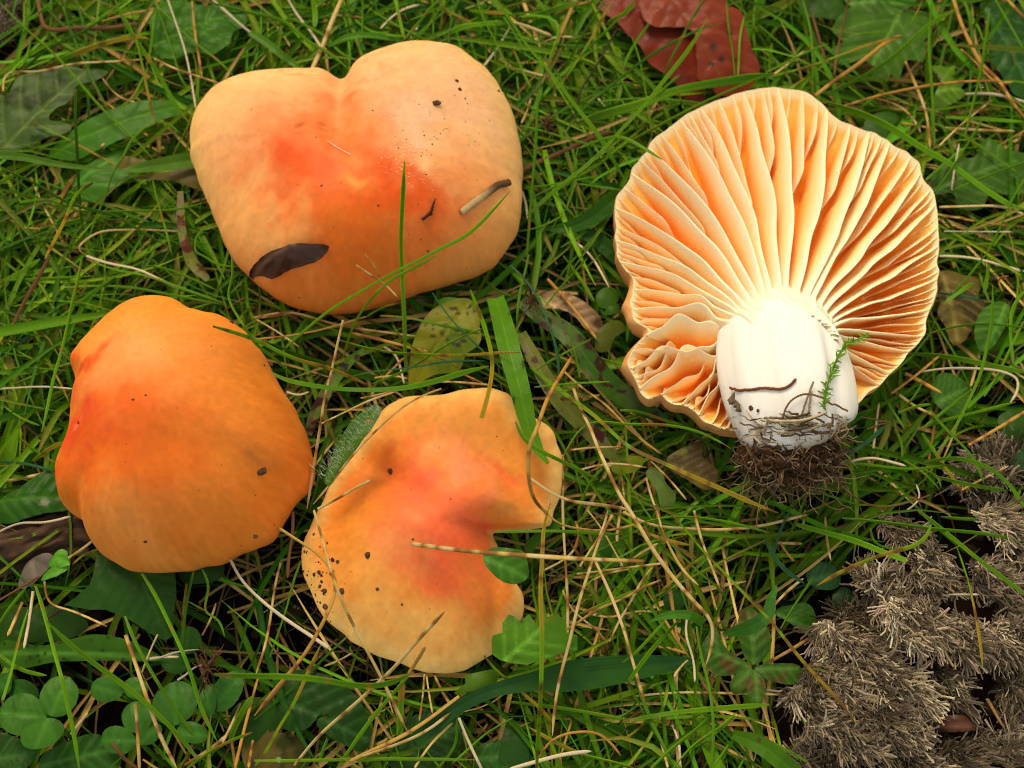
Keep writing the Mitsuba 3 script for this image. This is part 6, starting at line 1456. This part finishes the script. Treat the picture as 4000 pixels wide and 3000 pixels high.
# clinging dark root tangles
for lb, s, r in (('dark root tangle right of the heart-shaped cap', '20: 225,800', 26), ('dark brown rootlets on a blade below the heart-shaped cap', '21: 130,270', 30), ('withered brown seedling stub below the left cap', '02: 1340,1010', 34)):
    x, y = pix(s)[0]
    o = W(x, y, .014)
    tw = [lumps(o, r * 1.8e-5, int(x), (1, 1.5, .8), 2, 1.0)]
    tw = [(t_[0], t_[1], np.tile((.05, .025, .014), (len(t_[0]), 1))) for t_ in tw]
    for i in range(26):
        pts = o + np.cumsum(np.r_[np.zeros((1, 3)), rg.normal(0, r * 9e-6, (8, 3)) + rg.normal(0, r * 6e-6, 3) * [1, 1.6, .6]], 0)
        tw.append(stick(pts, .00013, np.array([.07, .034, .018]) * rg.uniform(.6, 2), .8, 4))
    m, c = join(tw)
    single('root_tangle', lb, 'roots', m, 'dirt_mat', c)
for lb, s in (('white root bit in the clover patch, lower left', '02: 970,955 1050,940 1120,915 1200,900 1290,890'), ('short white root bit beside the withered stub', '02: 1150,1090 1210,1050 1260,1010 1310,990')):
    P_ = spline(pix(s), 16)
    q_ = stick(W(P_[:, 0], P_[:, 1], .0115), .00022, (.34, .30, .20), .8, 6)
    single('root_bit', lb, 'root', q_[:2], 'straw_mat', q_[2])

# ---------------------------------------------------------------- the sward: grass nobody could count
def blocked(p, m=0.0):
    """True where a point is inside a mushroom (grass has to go round it)."""
    out = np.zeros(len(p), bool)
    for o in CAPS.values():
        out |= shapely.contains_xy(o.poly, p[:, 0], p[:, 1]) & (p[:, 2] > o.zrim - .0065)
    return out


anchors = np.array([  # x, y in the photograph; green, straw, fine (0..1): how much grows there
    (150, 150, .55, .5), (600, 150, .8, .6), (1100, 100, 1., .9), (1600, 80, 1.2, .8), (2150, 200, 1.3, .8), (2300, 500, 1.1, .7), (2300, 800, .8, .4), (3000, 100, .9, .6), (3500, 300, .7, .7), (3900, 400, .7, .5), (3800, 900, .8, .6), (3900, 1300, .8, .6),
    (3600, 1600, 1.1, .7), (3900, 1750, .7, .6), (200, 900, 1.1, .6), (600, 800, 1., .7), (100, 1200, 1.6, .5), (450, 1150, 1.5, .7), (150, 1650, 1.4, .4), (900, 1200, 1., .8), (1250, 1400, .4, 1.1), (1150, 1750, .03, .2), (1170, 2050, .03, .2), (1150, 1600, .08, .5), (500, 2250, .05, .2), (1900, 1350, .4, .4), (2200, 1200, .35, .3),
    (2350, 1700, .5, .6), (2300, 2000, .9, 1.2), (2500, 2200, .9, 1.3), (2800, 2000, .9, .8), (2700, 2400, .7, .7), (2400, 2550, .7, .6), (2000, 2800, .9, .7), (2600, 2850, 1.2, .6), (1500, 2800, .5, .7), (1200, 2450, .06, .3), (800, 2400, .05, .25), (300, 2350, .06, .25), (300, 2800, .10, .10), (800, 2800, .2, .2),
    (3400, 2500, .04, .1), (3700, 2200, .08, .1), (3700, 2800, .03, .1), (3200, 2700, .1, .15), (3300, 1950, .9, .7)], float)
AW = W(anchors[:, 0], anchors[:, 1], .0)[:, :2]


def density(xy, col):
    d2 = ((xy[:, None] - AW[None]) ** 2).sum(-1)
    w = 1 / (d2 + .006 ** 2) ** 1.5
    return (w * anchors[None, :, col]).sum(1) / w.sum(1)


def sward(n, col, length, width, z0, zmax, elev, c0, c1, mat, name, label, cat, seed, keep_off=.8, band=False, bend=1.0, segs=9, outer=0.):
    rg = np.random.default_rng(seed)
    xy = np.stack([rg.uniform(-.145, .145, n * 4), rg.uniform(-.115, .135, n * 4)], -1)
    den = density(xy, col) * (.35 + 1.3 * meshkit.noise(np.concatenate([xy, np.zeros((len(xy), 1))], 1) / .012 + 50, seed))
    xy = xy[rg.random(len(xy)) * 1.9 < den][:n]
    if outer:                                               # the lawn goes on beyond the picture
        xy = np.stack([rg.uniform(-outer, outer, n), rg.uniform(-outer, outer, n)], -1)
        xy = xy[(np.abs(xy[:, 0]) > .14) | (xy[:, 1] > .13) | (xy[:, 1] < -.11)]
    n = len(xy)
    az = rg.uniform(0, 2 * np.pi, n)
    el = np.radians(rg.uniform(*elev, n))
    L = rg.uniform(*length, n)
    t = np.linspace(0, 1, segs)
    crv = rg.normal(0, .9 * bend, n)
    droop = rg.uniform(.6, 1.5, n) * bend
    az_t = az[:, None] + crv[:, None] * t[None] ** 1.3
    el_t = el[:, None] - droop[:, None] * t[None]
    st = np.stack([np.cos(az_t) * np.cos(el_t), np.sin(az_t) * np.cos(el_t), np.sin(el_t)], -1) * (L / (segs - 1))[:, None, None]
    p = np.cumsum(np.concatenate([np.zeros((n, 1, 3)), st[:, :-1]], 1), 1)
    p[..., :2] += xy[:, None]
    p[..., 2] += rg.uniform(*z0, n)[:, None]
    zr = p[..., 2]
    p[..., 2] = np.where(zr > zmax, zmax + (zr - zmax) * .12, zr)
    p[..., 2] = np.maximum(p[..., 2], -.011 + .002 * rg.random(n)[:, None])
    bad = blocked(p.reshape(-1, 3)).reshape(n, segs).any(1)
    for poly, z in LEAVES:
        b_ = (shapely.contains_xy(poly, p[..., 0].ravel(), p[..., 1].ravel()).reshape(n, segs) & (p[..., 2] > z - .003)).sum(1) >= 1
        bad |= b_ & (rg.random(n) < keep_off)
    for poly in DUNG: bad |= shapely.contains_xy(poly, p[..., 0].ravel(), p[..., 1].ravel()).reshape(n, segs).any(1) & (rg.random(n) < .97)
    p = p[~bad]
    n = len(p)
    T_ = unit(np.gradient(p, axis=1))
    sd = unit(np.cross(T_, np.array([.12, -.3, .94])))
    u = np.cross(sd, T_)
    ro = rg.normal(0, .5, n)
    sd, u = sd * np.cos(ro)[:, None, None] + u * np.sin(ro)[:, None, None], u * np.cos(ro)[:, None, None] - sd * np.sin(ro)[:, None, None]
    w = rg.uniform(0, 1, n) ** 1.8 * (width[1] - width[0]) + width[0]
    w = w[:, None] * np.minimum(1, .15 + (1 - t) * 4)[None] * np.minimum(1, .6 + 3 * t)[None]
    v = np.stack([p + sd * w[..., None] + u * (w * .45)[..., None], p - u * (w * .25)[..., None], p - sd * w[..., None] + u * (w * .45)[..., None]], 2)
    base = mixc(c0, c1, rg.random(n) ** 1.2)
    cc = np.broadcast_to(base[:, None, None], v.shape).copy()
    cc *= (.62 + .62 * rg.random((n, 1, 1, 1)))
    cc[..., 0] *= rg.uniform(.6, 1.35, (n, 1, 1)) if not band else 1
    cc[..., 2] *= rg.uniform(.6, 1.8, (n, 1, 1)) if not band else 1
    if band:
        bd = meshkit.noise(np.stack(np.broadcast_arrays(t[None] * L[~bad][:, None] / .0025, np.arange(n)[:, None] * 1.7, 0.0), -1), 3)
        cc = mixc(cc, (.15, .055, .02), np.broadcast_to((.7 * sstep(.6, .85, bd))[:, :, None], cc.shape[:3]))
    else:
        dryt = (rg.random(n) < .22)[:, None] * sstep(.55, 1, t)[None]
        cc = mixc(cc, (.26, .17, .04), np.broadcast_to(.8 * dryt[:, :, None], cc.shape[:3]))
    cc[:, :, 1] *= 1.18
    v = v.reshape(-1, 3)
    i = np.arange(segs - 1)[:, None] * 3 + np.array([0, 1])[None]
    i = i.reshape(-1)
    f1 = np.vstack([np.stack([i, i + 1, i + 4], -1), np.stack([i, i + 4, i + 3], -1)])
    f = (f1[None] + (np.arange(n) * segs * 3)[:, None, None]).reshape(-1, 3)
    single(name, label, cat, (v, f), mat, np.clip(cc.reshape(-1, 3), .004, .8), None, 'stuff')


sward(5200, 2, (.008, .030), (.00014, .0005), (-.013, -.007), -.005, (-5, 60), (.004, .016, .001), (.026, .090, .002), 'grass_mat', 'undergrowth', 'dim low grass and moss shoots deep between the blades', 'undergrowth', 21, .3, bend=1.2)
sward(2300, 3, (.010, .045), (.00012, .00036), (-.011, -.003), .001, (-10, 35), (.07, .040, .012), (.36, .24, .075), 'straw_mat', 'dry_litter', 'tangle of thin dry straw bits under the green grass', 'dry grass', 22, .75, True, .5)
sward(6200, 2, (.018, .065), (.00020, .00070), (-.010, -.002), .006, (10, 70), (.036, .120, .002), (.185, .37, .008), 'grass_mat', 'grass', 'thick green lawn grass around the mushrooms', 'grass', 23, .85)
sward(900, 2, (.020, .060), (.0006, .0013), (-.010, -.003), .005, (5, 55), (.044, .135, .002), (.17, .35, .008), 'grass_mat', 'broad_grass', 'broader green grass blades low in the lawn', 'grass', 24, .9)
sward(1500, 3, (.015, .055), (.00026, .00056), (-.006, .001), .0065, (-5, 25), (.34, .20, .04), (.56, .40, .13), 'straw_mat', 'dry_grass', 'dry yellow-brown grass stalks mixed into the lawn', 'dry grass', 25, .9, True, .35)
sward(9000, 2, (.03, .075), (.0006, .0016), (-.012, -.004), .008, (15, 70), (.030, .120, .001), (.12, .35, .003), 'grass_mat', 'outer_grass', 'green lawn grass going on beyond the picture', 'grass', 26, .5, segs=6, outer=.42)

# soil crumbs and dead bits in the dark gaps
lt = []
for i in range(1500):
    x, y = rg.uniform(-.125, .125), rg.uniform(-.10, .12)
    r_ = abs(rg.normal(0, .0008)) + .0003
    v, f = lumps(np.array([x, y, -.0125 + rg.uniform(-.001, .003)]), r_, i, (1.2, 1, .7), 1, 1.0)
    lt.append((v, f, np.tile(np.array([.03, .018, .010]) * rg.uniform(.5, 2.6), (len(v), 1))))
m, c = join(lt)
single('soil_grains', 'loose dark crumbs of soil deep in the gaps of the grass', 'soil', m, 'dirt_mat', c, None, 'stuff')

# water drops
for lb, s, r, z in (('clear water drop hanging on the blade at the upper right', '30: 1388,560', 15, 11.5), ('small water drop above the big one at the upper right', '30: 1395,505', 9, 11), ('water drop on the left side of the bottom clover', '02: 768,1480', 10, 8.6), ('water drop on the right side of the bottom clover', '02: 850,1485', 9, 8.6), ('flat water drop on the horizontal blade at the bottom', '12: 145,1605', 18, 9.5), ('water drop at the upper edge of the flattened cap', '11: 1325,848', 10, 16.5), ('tiny drop in the upper middle grass', '20: 805,562', 6, 9)):
    x, y = pix(s)[0]
    v, f = lumps(W(x, y, z * MM), r / 1.659 * 5e-5, 5, (1, 1, .75), 3, .02)
    single('water_drop', lb, 'water drop', (v, f), 'drop_mat')
